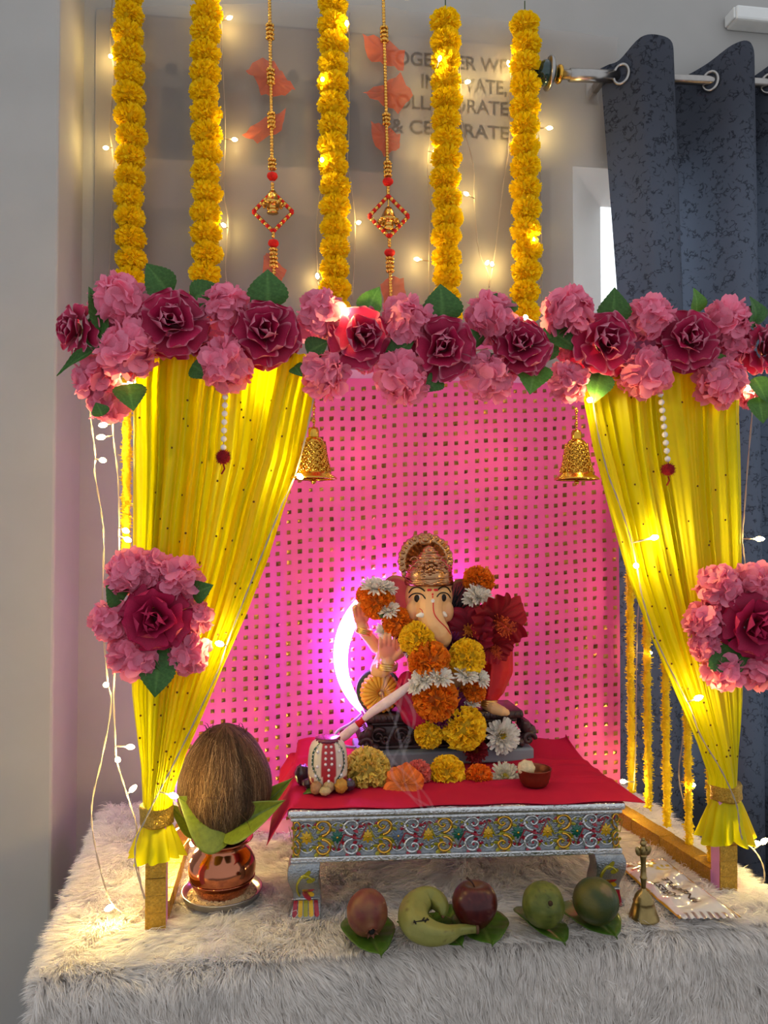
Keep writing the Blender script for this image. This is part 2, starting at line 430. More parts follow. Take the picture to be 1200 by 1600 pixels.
def rail(p, q, wraps=False):
    p = V(p); q = V(q); w = PW/2; d = (q-p).normalized(); p = p+d*w; q = q-d*w; b = MB(); obox(b, p, q, w, w, w)
    o = part('rail', b, m_pinkpaint, frame, False, .001)
    for k in range(7 if wraps else 0):
        c = MB(); j = .0007*(k % 2); obox(c, p.lerp(q, k/7+.001), p.lerp(q, (k+1)/7-.001), w+.002+j, w-.004, w+.0022+j); part('tape_wrap', c, m_glit, o, False)
    return o
for x0, y0, x1, y1 in ((FX0, FY0, FX1, FY0), (FX0, FY1, FXB, FY1), (FX0, FY0, FX0, FY1), (FX1, FY0, FXB, FY1)): rail((x0, y0, FZ-.015), (x1, y1, FZ-.015))
rail((FX1, FY0, .012), (FXB, FY1, .012), True); rail((FX0, FY0, .012), (FX0, FY1, .012), True); rail((FX0, FY1, .012), (FXB, FY1, .012))

# ---------------------------------------------------------------- pink backdrop with gold foil squares
BY = FY1-PW/2-.006
m_pink = M('hot_pink_satin', C(238, 104, 176), .55, var=.04, vs=12, trans=.42)
m_foil = M('gold_foil_square', C(200, 150, 60), .3, .9, var=0, attr=True)
bd = thing('backdrop_cloth', 'hot pink backdrop cloth printed with rows of gold foil squares', 'backdrop', (.28, BY, .03))
def bdf(x, z): return BY+.003*sin(x*38+z*2)+.002*sin(x*83+1)+.004*sin(z*5+x*4)
bx0, bx1, bz0, bz1 = FX0+.0, P(967, 1000, Y=BY).x, .03, .965
b = MB(); b.grid(lambda u, v: V((lerp(bx0, bx1, u), bdf(lerp(bx0, bx1, u), lerp(bz0, bz1, v)), lerp(bz0, bz1, v))), 90, 60)
part('cloth', b, m_pink, bd)
b = MB(); pit = .0226
for i in range(44):
    for j in range(-4, 46):
        x = bx0+.01+i*pit+random.gauss(0, .0006); z = bz0+.008+j*.0215+.066*(x-bx0)+.0015*sin(i*.7)+random.gauss(0, .0005)
        if not (bx0 < x < bx1-.006 and bz0 < z < bz1-.005): continue
        y = bdf(x, z)-.0012; h = .0044*random.uniform(.85, 1.1); tx, tz = random.gauss(0, .16), random.gauss(0, .16)
        g = random.uniform(.35, 1.15); c = (.46*g, .22*g, .07*g, 1)
        cs = [V((x+a*h, y+a*h*tx+d*h*tz, z+d*h+.1*a*h)) for a, d in ((-1, -1), (1, -1), (1, 1), (-1, 1))]
        top = V((x, y-.0014, z))
        b.add(cs+[top], [(0, 1, 4), (1, 2, 4), (2, 3, 4), (3, 0, 4)], 0, c)
part('foil_square', b, m_foil, bd, False, kind='stuff')
# ---------------------------------------------------------------- window curtain on its rod
RY = 1.925
m_curt = M('dark_blue_grey_curtain', C(62, 65, 75), .8, var=.10, vs=6, trans=.2, tcol=C(112, 122, 142))
def crackle(m, dark):
    nt = m.node_tree; N = nt.nodes; L = nt.links; b = N['Principled BSDF']
    old = b.inputs['Base Color'].links[0].from_socket
    tc = N.new('ShaderNodeTexCoord'); nz = N.new('ShaderNodeTexNoise'); nz.inputs['Scale'].default_value = 26; nz.inputs['Detail'].default_value = 5
    L.new(tc.outputs['Object'], nz.inputs['Vector'])
    ad = N.new('ShaderNodeVectorMath'); ad.operation = 'MULTIPLY_ADD'; ad.inputs[1].default_value = (.11,)*3
    L.new(nz.outputs['Color'], ad.inputs[0]); L.new(tc.outputs['Object'], ad.inputs[2])
    vo = N.new('ShaderNodeTexVoronoi'); vo.feature = 'DISTANCE_TO_EDGE'; vo.inputs['Scale'].default_value = 34; L.new(ad.outputs[0], vo.inputs['Vector'])
    n2 = N.new('ShaderNodeTexNoise'); n2.inputs['Scale'].default_value = 42; L.new(tc.outputs['Object'], n2.inputs['Vector'])
    r1 = N.new('ShaderNodeMapRange'); r1.inputs['From Min'].default_value = .012; r1.inputs['From Max'].default_value = .10; r1.inputs['To Min'].default_value = 1; r1.inputs['To Max'].default_value = 0
    L.new(vo.outputs['Distance'], r1.inputs['Value'])
    r2 = N.new('ShaderNodeMapRange'); r2.inputs['From Min'].default_value = .47; r2.inputs['From Max'].default_value = .55; L.new(n2.outputs['Fac'], r2.inputs['Value'])
    mu = N.new('ShaderNodeMath'); mu.operation = 'MULTIPLY'; L.new(r1.outputs[0], mu.inputs[0]); L.new(r2.outputs[0], mu.inputs[1])
    mx = N.new('ShaderNodeMix'); mx.data_type = 'RGBA'; mx.inputs['B'].default_value = dark
    L.new(mu.outputs[0], mx.inputs['Factor']); L.new(old, mx.inputs['A']); L.new(mx.outputs['Result'], b.inputs['Base Color'])
    for t in [n for n in N if n.bl_idname == 'ShaderNodeBsdfTranslucent']:
        m2 = N.new('ShaderNodeMix'); m2.data_type = 'RGBA'; c = t.inputs['Color'].default_value; m2.inputs['A'].default_value = c; m2.inputs['B'].default_value = (c[0]*.4, c[1]*.4, c[2]*.4, 1)
        L.new(mu.outputs[0], m2.inputs['Factor']); L.new(m2.outputs['Result'], t.inputs['Color'])
crackle(m_curt, C(26, 29, 38))
plan = [(943, .02), (952, .005), (965, -.012), (985, -.05), (1010, -.058), (1035, -.05), (1048, -.01), (1049, .03), (1062, .048), (1085, .04), (1107, .0), (1130, -.05),
        (1152, -.058), (1168, -.03), (1170, .02), (1182, .045), (1198, 0), (1222, -.05), (1250, -.055), (1268, -.01), (1270, .03), (1290, .04), (1315, 0), (1345, -.05), (1375, -.05), (1390, 0), (1410, .04), (1440, .0)]
zt = [(943, 100), (965, 98), (985, 80), (1030, 78), (1048, 110), (1065, 112), (1107, 98), (1130, 86), (1165, 84), (1170, 115), (1198, 105), (1225, 88), (1268, 90), (1290, 116), (1345, 90), (1440, 110)]
ref = P(965, 120, Y=RY)
pl = spline([(P(x, 120, Y=RY).x, RY+d, P(x, interp(zt, x), Y=RY).z) for x, d in plan], 5)
cx0 = pl[0].x
curt = thing('window_curtain', 'dark blue grey crackle patterned eyelet curtain hanging in front of the window', 'curtain', (ref.x, RY, 0))
def cfn(u, v):
    i = min(int(u*(len(pl)-1)+.5), len(pl)-1); p = pl[i]
    z = lerp(p.z, -.40, v); k = max(0, 1-(p.x-cx0)/.30)
    amp = 1+.15*sin(3*v+i*.1)
    return V((p.x+k*.055*min(1, v*3)*(1 if v < .3 else max(.12, 1-(v-.3)*5))+.008*v*sin(i*.3), RY+(p.y-RY)*amp, z))
b = MB(); b.grid(cfn, len(pl)-1, 30); o = part('curtain_panel', b, m_curt, curt)
# the hem band stitched under the eyelets
rodz = P(965, 120, Y=RY).z; rodz2 = P(1195, 130, Y=RY).z; rsl = (rodz2-rodz)/(P(1195, 130, Y=RY).x-ref.x)
def rz(x): return rodz+rsl*(x-ref.x)
for px in (965, 1107, 1198, 1315):
    x = P(px, 120, Y=RY).x; b = MB(); r = .0255
    d = V((.72, -.69, 0)); up = V((0, 0, 1))
    pts = [V((x, RY-(.022 if px == 965 else .008), rz(x)-.006)) + d*(r*.8*cos(t)) + up*(r*sin(t)) for t in [2*pi*k/28 for k in range(28)]]
    b.tube(pts, .0042, 8, closed=True); part('eyelet_ring', b, m_steel, curt)
rod = thing('curtain_rod', 'steel curtain rod with a dark green glass ball finial', 'curtain rod', (ref.x, RY, rodz))
xa = P(873, 115, Y=RY).x; xb = cx0+1.25
b = MB(); b.tube([(xa, RY, rz(xa)), (xb, RY, rz(xb))], .0125, 20); part('pole', b, m_steel, rod)
b = MB(); xc = P(968, 120, Y=RY).x
b.tube([(xa+.03, RY, rz(xa)), (xc-.005, RY, rz(xc))], .0165, 20); part('outer_sleeve', b, m_steel, rod)
MX = Matrix.Rotation(-pi/2, 3, 'Y')                # lathe axis +Z -> -X
fx = (xa+.004, RY, rz(xa))
b = MB(); b.lathe([(.013, -.004), (.022, -.002), (.024, .003), (.022, .008), (.014, .010)], 24, fx, mat=MX); part('collar_ring', b, m_gold, rod)
m_gl = M('dark_green_glass', C(18, 52, 50), .06, .0, var=.3, vs=60, coat=1)
b = MB(); b.lathe([(.012, .008), (.02, .014), (.030, .024), (.031, .026)], 24, fx, mat=MX)
b.lathe([(.030, .034), (.033, .04), (.031, .05), (.022, .06), (.008, .066), (0, .067)], 24, fx, mat=MX); part('glass_ball', b, m_gl, rod)
b = MB(); b.lathe([(.031, .024), (.041, .027), (.043, .031), (.041, .035), (.031, .037)], 28, fx, mat=MX)
b.lathe([(.006, .066), (.005, .072), (.010, .076), (.011, .081), (.008, .087), (0, .089)], 16, fx, mat=MX); part('chrome_trim', b, m_steel, rod)
b = MB(); b.box((xa+.115, RY, rz(xa)-.012), (xa+.13, WY, rz(xa)+.012)); b.box((xa+.105, WY-.005, rz(xa)-.03), (xa+.14, WY, rz(xa)+.03)); part('bracket', b, m_steel, rod, False, .002)

# ---------------------------------------------------------------- white lamp batten high on the wall
p = P(1150, 30, Y=WY-.05); q = P(1245, 8, Y=WY-.05)
lt = thing('lamp_batten', 'white plastic lamp batten high on the wall above the curtain', 'light fitting', (p.x, WY, p.z))
b = MB(); b.box((p.x, WY-.055, p.z), (q.x+.5, WY, p.z+.040)); part('housing', b, m_white, lt, False, .006)
b = MB(); b.box((p.x-.006, WY-.05, p.z+.004), (p.x, WY-.004, p.z+.036)); part('end_cap', b, m_white, lt, False, .003)

# ---------------------------------------------------------------- poster and the sheer sheet over it
PY = WY-.004
m_post = M('printed_poster', C(150, 140, 136), .6, var=.05, vs=8, attr=True)
a0 = P(150, 16, Y=PY); a1 = P(858, 16, Y=PY); zb = P(500, 600, Y=PY).z
po = thing('wall_poster', 'faded wall poster with grey lettering and photographs behind the sheer sheet', 'poster', ((a0.x+a1.x)/2, PY, a0.z))
xs = P(206, 100, Y=PY).x; xm_ = P(614, 100, Y=PY).x
def pcol(u, v):
    x = lerp(a0.x, a1.x, u); z = lerp(zb, a0.z, v)
    c = (.42, .39, .37)
    if xs < x < xm_:
        zz = [P(400, y, Y=PY).z for y in (42, 118, 185, 258, 330)]
        c = (.20, .215, .24) if z > zz[0] else (.36, .32, .30) if z > zz[1] else (.24, .235, .245) if z > zz[2] else (.175, .18, .205) if z > zz[3] else (.36, .31, .30) if z > zz[4] else (.27, .25, .25)
        if zz[0] > z > zz[3]:                           # blurred row of people printed on it
            for k in range(9):
                cx = lerp(xs, xm_, (k+.5)/9+.02*sin(k*5)); h = zz[1]+.02*sin(k*3.1)
                if abs(x-cx) < .028 and z < h-.05 or (x-cx)**2+(z-h)**2 < .018**2: c = (.14, .145, .17) if k % 3 else (.25, .2, .19)
    elif z < P(400, 235, Y=PY).z: c = (.36, .34, .34)
    else: c = (.50, .47, .45)
    return (c[0]*.8, c[1]*.8, c[2]*.8, 1)
b = MB(); b.grid(lambda u, v: V((lerp(a0.x, a1.x, u), PY, lerp(zb, a0.z, v))), 150, 120, col=pcol); part('poster_print', b, m_post, po, False)
m_ink = M('grey_ink', C(34, 32, 36), .6, var=.05)
for txt, x0, x1, py in (('TOGETHER WE', 600, 793, 98), ('INNOVATE,', 657, 792, 137), ('COLLABORATE', 598, 794, 166), ('& CELEBRATE', 611, 795, 206)):
    p = P(x0, py, Y=PY-.0012); q = P(x1, py, Y=PY-.0012); h = S(22, p)/.72
    o = lettering('lettering', txt, h, m_ink, po, Matrix.Identity(4), bold=.0007, extrude=.0002)
    wd = max(v.co.x for v in o.data.vertices)
    o.matrix_local = Matrix.Translation(p-po.location) @ Matrix.Rotation(pi/2, 4, 'X') @ Matrix.Diagonal(((q.x-p.x)/wd, 1, 1, 1))
m_sheer = M('sheer_plastic_sheet', C(214, 204, 196), .32, var=.05, vs=5, trans=.55, alpha=.38, bump=.15, bs=14)
SY = WY-.020
b = MB(); s0 = P(150, 12, Y=SY).x; s1 = P(966, 60, Y=SY).x; szb = P(500, 590, Y=SY).z
tp = [(150, 14), (300, 8), (480, 4), (600, 10), (700, 24), (820, 36), (900, 52), (963, 60)]
tpw = [(P(a, c, Y=SY).x, P(a, c, Y=SY).z) for a, c in tp]
def sfn(u, v):
    x = lerp(s0, s1, u); z = lerp(szb, interp(tpw, x), v)
    x -= .045*max(0, u-.85)/.15*(1-v)**.6
    return V((x, SY+.004*sin(x*21+z*3)+.003*sin(x*47-z*13)+.003*noise.noise((x*6, 0, z*9)), z))
b.grid(sfn, 90, 60)
solo('sheer_sheet', b, m_sheer, 'sheer greyish plastic sheet pinned up over the wall poster behind the marigold garlands', 'sheet', at=(.1, SY, 1.2))

# ---------------------------------------------------------------- yellow artificial marigold garlands on the wall
m_mari = M('yellow_paper_fringe', C(255, 222, 14), .65, var=.08, vs=60, trans=.35)
def pom(R, n=330, zs=.80):
    b = MB(); b.ell((0, 0, 0), (R*.62, R*.62, R*.62*zs), 8, 12)
    for d in fib(n):
        d = (d+V((random.gauss(0, .12), random.gauss(0, .12), random.gauss(0, .12)))).normalized()
        t = d.cross(V((random.gauss(0, 1), random.gauss(0, 1), random.gauss(0, 1)))).normalized()
        L = R*random.uniform(.36, .5)
        o = d*R*.55; o.z *= zs; dd = V((d.x, d.y, d.z*zs))
        w = R*random.uniform(.07, .13); s2 = d.cross(t)
        m1 = o+dd*L*.6+t*R*.03; tip = o+dd*L+t*random.gauss(0, .07)*R
        b.add([o-s2*w*.6, o+s2*w*.6, m1-s2*w, m1+s2*w, tip-s2*w*.8+dd*.03*R, tip, tip+s2*w*.8+dd*.03*R],
              [(0, 1, 3, 2), (2, 3, 5), (2, 5, 4), (5, 3, 6)])
    return b.mesh('marigold_pom', m_mari)
POMS = [pom(1) for _ in range(4)]
m_string = M('green_string', C(60, 80, 40), .8)
GY = WY-.075
gl = [(200, -25, 205, 452, 'leftmost on the wall, nearest the left wall edge'), (321, -25, 322, 475, 'second from the left on the wall'),
      (520, -10, 523, 500, 'middle one, between the two bead hangings'), (696, 20, 698, 510, 'behind the lettering, second from the right'),
      (820, 22, 822, 505, 'rightmost on the wall, behind the curtain rod finial')]
for x0, y0, x1, y1, wh in gl:
    a = P(x0, y0, Y=GY); c = P(x1, y1, Y=GY); R = S(24.5, a); n = round((a-c).length/S(31.5, a))
    t = thing('marigold_garland', 'yellow artificial marigold garland, '+wh, 'garland', a, group='marigold garlands on the wall')
    bb = MB(); bb.tube([a+V((0, 0, .035)), a, c], .0015, 6); part('string', bb, m_string, t)
    for k in range(n):
        q = a.lerp(c, (k+.5)/n)+V((random.gauss(0, .002), random.gauss(0, .002), 0))
        link('marigold_pom', POMS[k % 4], t, q-a, Matrix.Rotation(random.uniform(0, 6), 4, 'Z') @ Matrix.Diagonal((R*random.uniform(.94, 1.03),)*2+(R*random.uniform(.92, 1.06), 1)))

# ---------------------------------------------------------------- two bead hangings
m_gbead = M('gold_beads', C(226, 180, 90), .2, 1, var=.08)
m_red = M('red_wool', C(206, 30, 24), .8, var=.2, vs=200, bump=.5, bs=500)
m_net = M('orange_net_ribbon', C(240, 96, 40), .6, var=.06, alpha=.62, trans=.3)
HY = WY-.06
def hanging(top, bot, x_at, ev, nets, lab):
    """ev: pixel rows of the pieces"""
    o = P(x_at(top), top, Y=HY); sc = S(1, o)
    t = thing('bead_hanging', lab, 'bead hanging', o, group='gold bead hangings on the wall')
    W = lambda y, dx=0: P(x_at(y)+dx, y, Y=HY)
    b = MB(); y = top
    while y < bot:
        if not any(a-2 < y < c+2 for k, a, c in ev if k in ('red', 'dia')): b.ell(W(y), sc*3.0, 5, 8)
        y += 4.8
    for k, a, c in ev:
        if k == 'clu':
            yy = a
            while yy < c:
                for j in range(7):
                    th = 2*pi*j/7+yy; b.ell(W(yy)+V((cos(th), sin(th), 0))*sc*4.6, sc*2.6, 5, 7)
                yy += 6.5
    part('bead_strand', b, m_gbead, t, kind='stuff')
    for k, a, c in ev:
        if k == 'red':
            b = MB(); b.ell(W((a+c)/2), (sc*8.5, sc*8.5, sc*(c-a)/2), 8, 14, fn=lambda d: 1+.06*sin(9*atan2(d.y, d.x))); part('red_wool_bead', b, m_red, t)
        if k == 'dia':
            h = (c-a)/2; b = MB(); corners = [W(a), W(a+h, 31), W(c), W(a+h, -31)]
            for q in range(4):
                p0, p1 = corners[q], corners[(q+1) % 4]
                for s in range(9):
                    b.tube([p0.lerp(p1, s/9), p0.lerp(p1, (s+1)/9)], sc*3.2, 7, mi=s % 2)
            part('striped_diamond', b, [m_red, m_gbead], t)
            b = MB(); z = W(a+(6 if x_at(a) < 500 else 26))
            b.lathe([(0, sc*8), (sc*5, sc*7), (sc*8, 0), (sc*12, -sc*10), (sc*17, -sc*13), (sc*12, -sc*15), (sc*6, -sc*15), (sc*6, -sc*22), (sc*9, -sc*27), (0, -sc*28)], 20, z, fn=lambda t, zz: 1+.06*cos(8*t))
            for j in range(12):
                th = 2*pi*j/12; b.ell(z+V((cos(th)*sc*15, sin(th)*sc*15, -sc*15)), sc*2.6, 5, 7)
            b.tube([z+V((0, 0, sc*7)), W(a)], sc*1.6, 6); part('small_bell', b, m_gbead, t)
    for pts in nets:
        b = MB(); ps = [P(x, y, Y=HY+.012+.004*random.random()) for x, y in pts]
        cen = sum(ps, V())/len(ps); K = len(ps); vs = [cen+V((0, -.012, 0))]
        for r in (.5, 1):
            for j in range(K*4):
                a_, c_ = ps[(j//4) % K], ps[(j//4+1) % K]; q = a_.lerp(c_, (j % 4)/4)
                vs.append(cen.lerp(q, r)+V((0, .007*sin(j*2.1)*r-.004, 0)))
        n = K*4; fs = [(0, 1+j, 1+(j+1) % n) for j in range(n)]+[(1+j, 1+n+j, 1+n+(j+1) % n, 1+(j+1) % n) for j in range(n)]
        b.add(vs, fs); part('net_ribbon', b, m_net, t)
hanging(-10, 430, lambda y: lerp(421, 428, (y+10)/440), [('clu', 40, 66), ('clu', 110, 130), ('clu', 178, 198), ('clu', 250, 268), ('red', 269, 282), ('dia', 300, 362), ('red', 374, 387), ('clu', 390, 418)],
        [[(384, 112), (405, 92), (428, 98), (445, 120), (462, 140), (440, 152), (408, 150), (400, 125)], [(378, 212), (405, 190), (447, 172), (440, 205), (402, 224)], [(412, 400), (420, 395), (448, 424), (440, 440), (410, 438)]],
        'gold bead hanging with a bell inside a striped diamond, left of the middle garland')
hanging(0, 485, lambda y: lerp(599, 611, y/485), [('clu', 44, 64), ('clu', 180, 198), ('clu', 255, 276), ('red', 278, 290), ('dia', 306, 370), ('red', 389, 401), ('clu', 404, 430)],
        [[(566, 54), (600, 62), (632, 82), (630, 112), (600, 102), (574, 94)], [(566, 146), (600, 132), (625, 116), (645, 150), (622, 178), (590, 160)], [(579, 190), (604, 200), (625, 212), (624, 232), (600, 245), (582, 222)], [(594, 445), (610, 432), (630, 436), (634, 465), (600, 475)]],
        'gold bead hanging with a bell inside a striped diamond, right of the middle garland')
# ---------------------------------------------------------------- yellow drapes tied to the front posts
m_drape = M('yellow_organza', C(226, 220, 4), .45, var=.05, vs=10, trans=.5)
m_dot = M('dark_sequin', C(96, 66, 20), .3, .7, var=.1)
DY = FY0-PW/2-.014
def curve_at(pts, y): return interp(pts, y)
def drape(side, top, tie, Lc, Rc, lab, seed):
    rr = random.Random(seed)
    c0 = P((interp(Lc, top)+interp(Rc, top))/2, top, Y=DY)
    t = thing('yellow_drape', lab, 'drape', (c0.x, DY, c0.z), group='yellow drapes of the canopy')
    K = 9; ph = [rr.uniform(-.6, .6) for _ in range(K+1)]; am = [rr.uniform(.35, 1) for _ in range(K+1)]
    def pleat(u):
        q = u*K+.35*sin(u*23+seed)+.25*sin(u*41); k = int(max(0, q)); f = q-k; return am[min(k, K)]*(1-2*abs(2*f**(.6+.5*am[-1-min(k, K)])-1))*.8+.09*sin(2*pi*u*27+seed)*am[min(k, K)]+.3*sin(2*pi*u*3.3+seed)
    def fn(u, v):
        y = lerp(top, tie, v); xl, xr = interp(Lc, y), interp(Rc, y)
        w = S(xr-xl, (0, DY, 0)); uu = u+.012*sin(9*v+u*14)*(1-v)
        p = P(lerp(xl, xr, u), y, Y=DY); a = min(.018, .07*w)*(1-.25*v)
        # gathers swing round the post near the tie
        rnd = (max(0, v-.72)/.28)**1.5*.020*(1-(2*u-1)**2)
        p.y += -a*pleat(uu) - rnd*1.2 + .01*max(0, (v-.8)/.2)
        return p
    b = MB(); b.grid(fn, 230, 60); part('cloth_panel', b, m_drape, t)
    b = MB()
    for _ in range(75):
        u, v = rr.uniform(.02, .98), rr.uniform(.03, .93)**.8
        p = fn(u, v)+V((0, -.0012, 0)); r = .0019
        b.add([p]+[p+V((cos(k*pi/4)*r, .0003, sin(k*pi/4)*r)) for k in range(8)], [(0, 1+(k+1) % 8, 1+k) for k in range(8)])
    part('sequin', b, m_dot, t, False, kind='stuff')
    return t
dl = drape('l', 555, 1262, [(555, 212), (600, 207), (1080, 205), (1150, 213), (1200, 219), (1262, 221)],
      [(555, 505), (625, 490), (720, 470), (790, 445), (870, 420), (960, 385), (1050, 345), (1110, 320), (1180, 290), (1240, 270), (1262, 268)],
      'sheer yellow drape on the left post, bunched to the right above its tie', 3)
dr = drape('r', 570, 1228, [(570, 898), (630, 908), (700, 922), (800, 950), (900, 980), (1000, 1018), (1090, 1057), (1160, 1090), (1215, 1111), (1228, 1111)],
      [(570, 1162), (650, 1158), (900, 1160), (1060, 1162), (1130, 1160), (1190, 1157), (1228, 1156)],
      'sheer yellow drape on the right post, in front of the thin yellow strands', 8)
def tie(t, px, y0, y1, y2, w, wf, seed):
    c = P(px, y0, Y=FY0); k = S(1, c); rr = random.Random(seed)
    b = MB(); r = w*k/2
    b.lathe([(r*.98, 0), (r*1.03, -.004), (r, -(y1-y0)*k*.5), (r*1.03, -(y1-y0)*k+.003), (r*.97, -(y1-y0)*k)], 32, (c.x, FY0, c.z), fn=lambda a, z: 1+.03*sin(3*a+z*600)+.10*abs(cos(2*a))**2)
    part('gold_ribbon_tie', b, m_glit, t)
    b = MB(); zz = P(px, y1, Y=FY0).z; h = (y2-y1)*k; ph = rr.uniform(0, 6)
    def sk(u, v):
        a = 2*pi*u; rad = lerp(r*.95, wf*k/2, v**.75)
        rad *= 1+(.03+.16*v)*sin(11*a+ph)+.07*v*sin(5*a+1)
        return V((c.x+rad*cos(a), FY0+rad*.8*sin(a), zz-h*v*(1+.06*sin(3*a+ph)+.04*sin(8*a))))
    b.grid(sk, 132, 14, cu=True); part('flared_end', b, m_drape, t)
tie(dl, 245, 1256, 1287, 1336, 46, 76, 1); tie(dr, 1134, 1222, 1248, 1310, 44, 80, 5)

# ---------------------------------------------------------------- artificial flowers
m_bloom = M('pink_fabric_petal', C(238, 124, 172), .6, var=.08, vs=25, trans=.42, attr=True)
m_rose = M('red_fabric_petal', C(150, 20, 50), .55, var=.12, vs=25, trans=.18, attr=True)
m_roseplain = m_rose
def bloom_mesh(seed):
    random.seed(seed); b = MB(); b.ell((0, 0, 0), .62, 8, 12, col=(.85, .25, .42, 1))
    for d in fib(92):
        d = (d+V([random.gauss(0, .13) for _ in range(3)])).normalized()
        tg = d.cross(V([random.gauss(0, 1) for _ in range(3)])).normalized()
        dr_ = (tg*random.uniform(.45, 1.0)+d*random.uniform(.5, .95)).normalized()
        o = d*random.uniform(.50, .62)-tg*.12
        g = random.uniform(.82, 1.12)
        base = V((1.0*g, .32*g, .47*g))
        b.petal(o, dr_, d-dr_*.3, random.uniform(.42, .58), random.uniform(.24, .33), cup=random.uniform(-.1, .5), curl=random.uniform(-.9, .6), nu=4, nv=4,
                shape=lambda u: .25+.95*sin(pi*min(1, .1+.75*u))**.8 if u < .99 else .62, ruf=.18, ph=random.uniform(0, 6),
                col=lambda u, v: (*(base*(.88+.14*u)), 1))
    return b.mesh('pink_bloom', m_bloom)
BLOOMS = [bloom_mesh(s) for s in (1, 2, 3, 4)]
def rose_mesh(seed, rim=True):
    random.seed(seed); b = MB(); b.ell((0, 0, .0), (.3, .3, .2), 6, 10, col=(.12, .005, .015, 1))
    lay = [(2, .05, 4, .50, .26, .18), (3, .11, 10, .56, .38, .13), (3, .20, 22, .62, .50, .08), (4, .32, 40, .64, .54, .02), (5, .42, 62, .64, .54, -.06), (5, .44, 84, .64, .54, -.16)]
    for li, (n, r, tl, L, W, z) in enumerate(lay):
        for k in range(n):
            a = 2*pi*(k+.5*(li % 2))/n+random.gauss(0, .15)+li*.6; rad = V((cos(a), sin(a), 0)); t = radians(tl+random.gauss(0, 6))
            d = V((0, 0, 1))*cos(t)+rad*sin(t); nn = V((0, 0, 1))*sin(t)-rad*cos(t)
            g = random.uniform(.8, 1.15)
            def col(u, v, g=g):
                e = max((u-.92)/.08, (abs(v)-.88)/.12*min(1, u*1.4)) if rim else 0
                e = min(1, max(0, e))**1.3*.62
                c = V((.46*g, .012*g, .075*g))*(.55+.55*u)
                return (*c.lerp(V((.75, .33, .42)), e), 1)
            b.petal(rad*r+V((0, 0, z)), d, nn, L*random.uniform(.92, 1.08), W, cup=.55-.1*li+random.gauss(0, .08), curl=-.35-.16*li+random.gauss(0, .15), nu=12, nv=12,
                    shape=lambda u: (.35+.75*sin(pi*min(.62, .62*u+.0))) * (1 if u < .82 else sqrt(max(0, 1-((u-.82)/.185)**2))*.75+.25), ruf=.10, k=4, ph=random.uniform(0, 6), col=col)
    return b.mesh('red_rose', m_rose)
ROSES = [rose_mesh(s) for s in (5, 6, 7)]; ROSEP = [rose_mesh(9, False)]
def leaf_mesh(name, mat, L=1, W=.3, cup=.25, curl=.3, serr=.04, veins=6, acu=False, nu=28, nv=12, heart=False, base=(1, 1, 1), vein=(1.5, 1.4, 1.2)):
    """a leaf along +X, upper side +Z, base at the origin"""
    b = MB()
    def shape(u):
        if heart:
            w = (sin(pi*min(1, u*.5+.5*u**.55))**.75 if u < .999 else 0)
            return max(.0, w)*(1-.35*u)*(1 if u < .86 else max(.05, 1-(u-.86)/.15))
        return max(0, sin(pi*u**.62))**.95*(1-.15*u)*(1+serr*sin(u*60))
    def fn(u, v):
        v = 2*v-1; x = L*u; w = W*shape(u)
        if heart: x -= L*.10*abs(v)**1.5*(1-u)**3*1.2
        z = cup*w*abs(v)**1.3 + L*(curl*(u-.5)**2-curl*.25)*-1 + .05*W*sin(u*9+v*2)*abs(v)
        z -= .035*W*exp(-(v*9)**2)
        ve = (u*veins-abs(v)*.9) % 1
        z += .028*W*(abs(ve-.5)-.25)*min(1, abs(v)*3)
        return V((x, w*v, z))
    def col(u, v):
        v = 2*v-1; ve = abs(((u*veins-abs(v)*.9) % 1)-.5); k = max(exp(-(v*11)**2), .35*(1 if ve > .44 else 0))
        return tuple(lerp(base[i], vein[i], k) for i in range(3))+(1,)
    b.grid(fn, nu, nv, col=col)
    return b.mesh(name, mat)
m_vleaf = M('dark_green_fabric_leaf', C(40, 80, 40), .5, var=.2, vs=20, trans=.15, attr=True)
FLEAF = [leaf_mesh('leaf', m_vleaf, 1, .36, .3, c, base=(.05, .14, .03), vein=(.09, .22, .05)) for c in (.2, .5)]
FLEAFB = [leaf_mesh('leaf', m_vleaf, 1, .36, .3, .3, base=(.09, .24, .035), vein=(.15, .34, .07))]
def put_leaf(t, base, tip, wide=.36, me=None, face=(0, -1, .2), name='leaf', thick=1):
    d = V(tip)-V(base); x = d.normalized(); z = V(face); z = (z-x*z.dot(x)).normalized(); y = z.cross(x)
    m = Matrix((x, y, z)).transposed() @ Matrix.Diagonal((d.length, d.length*wide/.36, d.length*thick))
    return link(name, me or random.choice(FLEAF), t, V(base)-V(t.location), m.to_4x4())
def put(me, name, t, p, R, axis, label=None, roll=None, sq=1):
    return link(name, me, t, V(p)-V(t.location), aim(axis, random.uniform(0, 6) if roll is None else roll, (R, R, R*sq)), label=label)
random.seed(21)
VY = 1.243
vc = P(640, 545, Y=VY)
val = thing('flower_valance', 'garland of pink and dark red artificial flowers with leaves along the canopy top', 'flower garland', vc)
pinks = [(188, 470, 45, 0), (202, 548, 48, -.01), (150, 590, 38, .03), (172, 628, 36, .045), (354, 480, 40, 0), (355, 570, 44, -.01), (503, 492, 40, 0), (509, 586, 40, 0),
         (637, 502, 42, 0), (627, 592, 45, 0), (767, 495, 42, 0), (762, 588, 42, .005), (887, 487, 43, 0), (888, 597, 34, .01), (1014, 498, 38, 0), (1004, 582, 45, 0),
         (1135, 502, 38, 0), (1125, 595, 42, 0), (1142, 545, 34, .02), (1172, 618, 22, .06), (235, 520, 26, .025), (320, 540, 24, .03), (400, 500, 22, .03), (575, 560, 24, .03), (940, 560, 30, .03), (885, 545, 22, .03)]
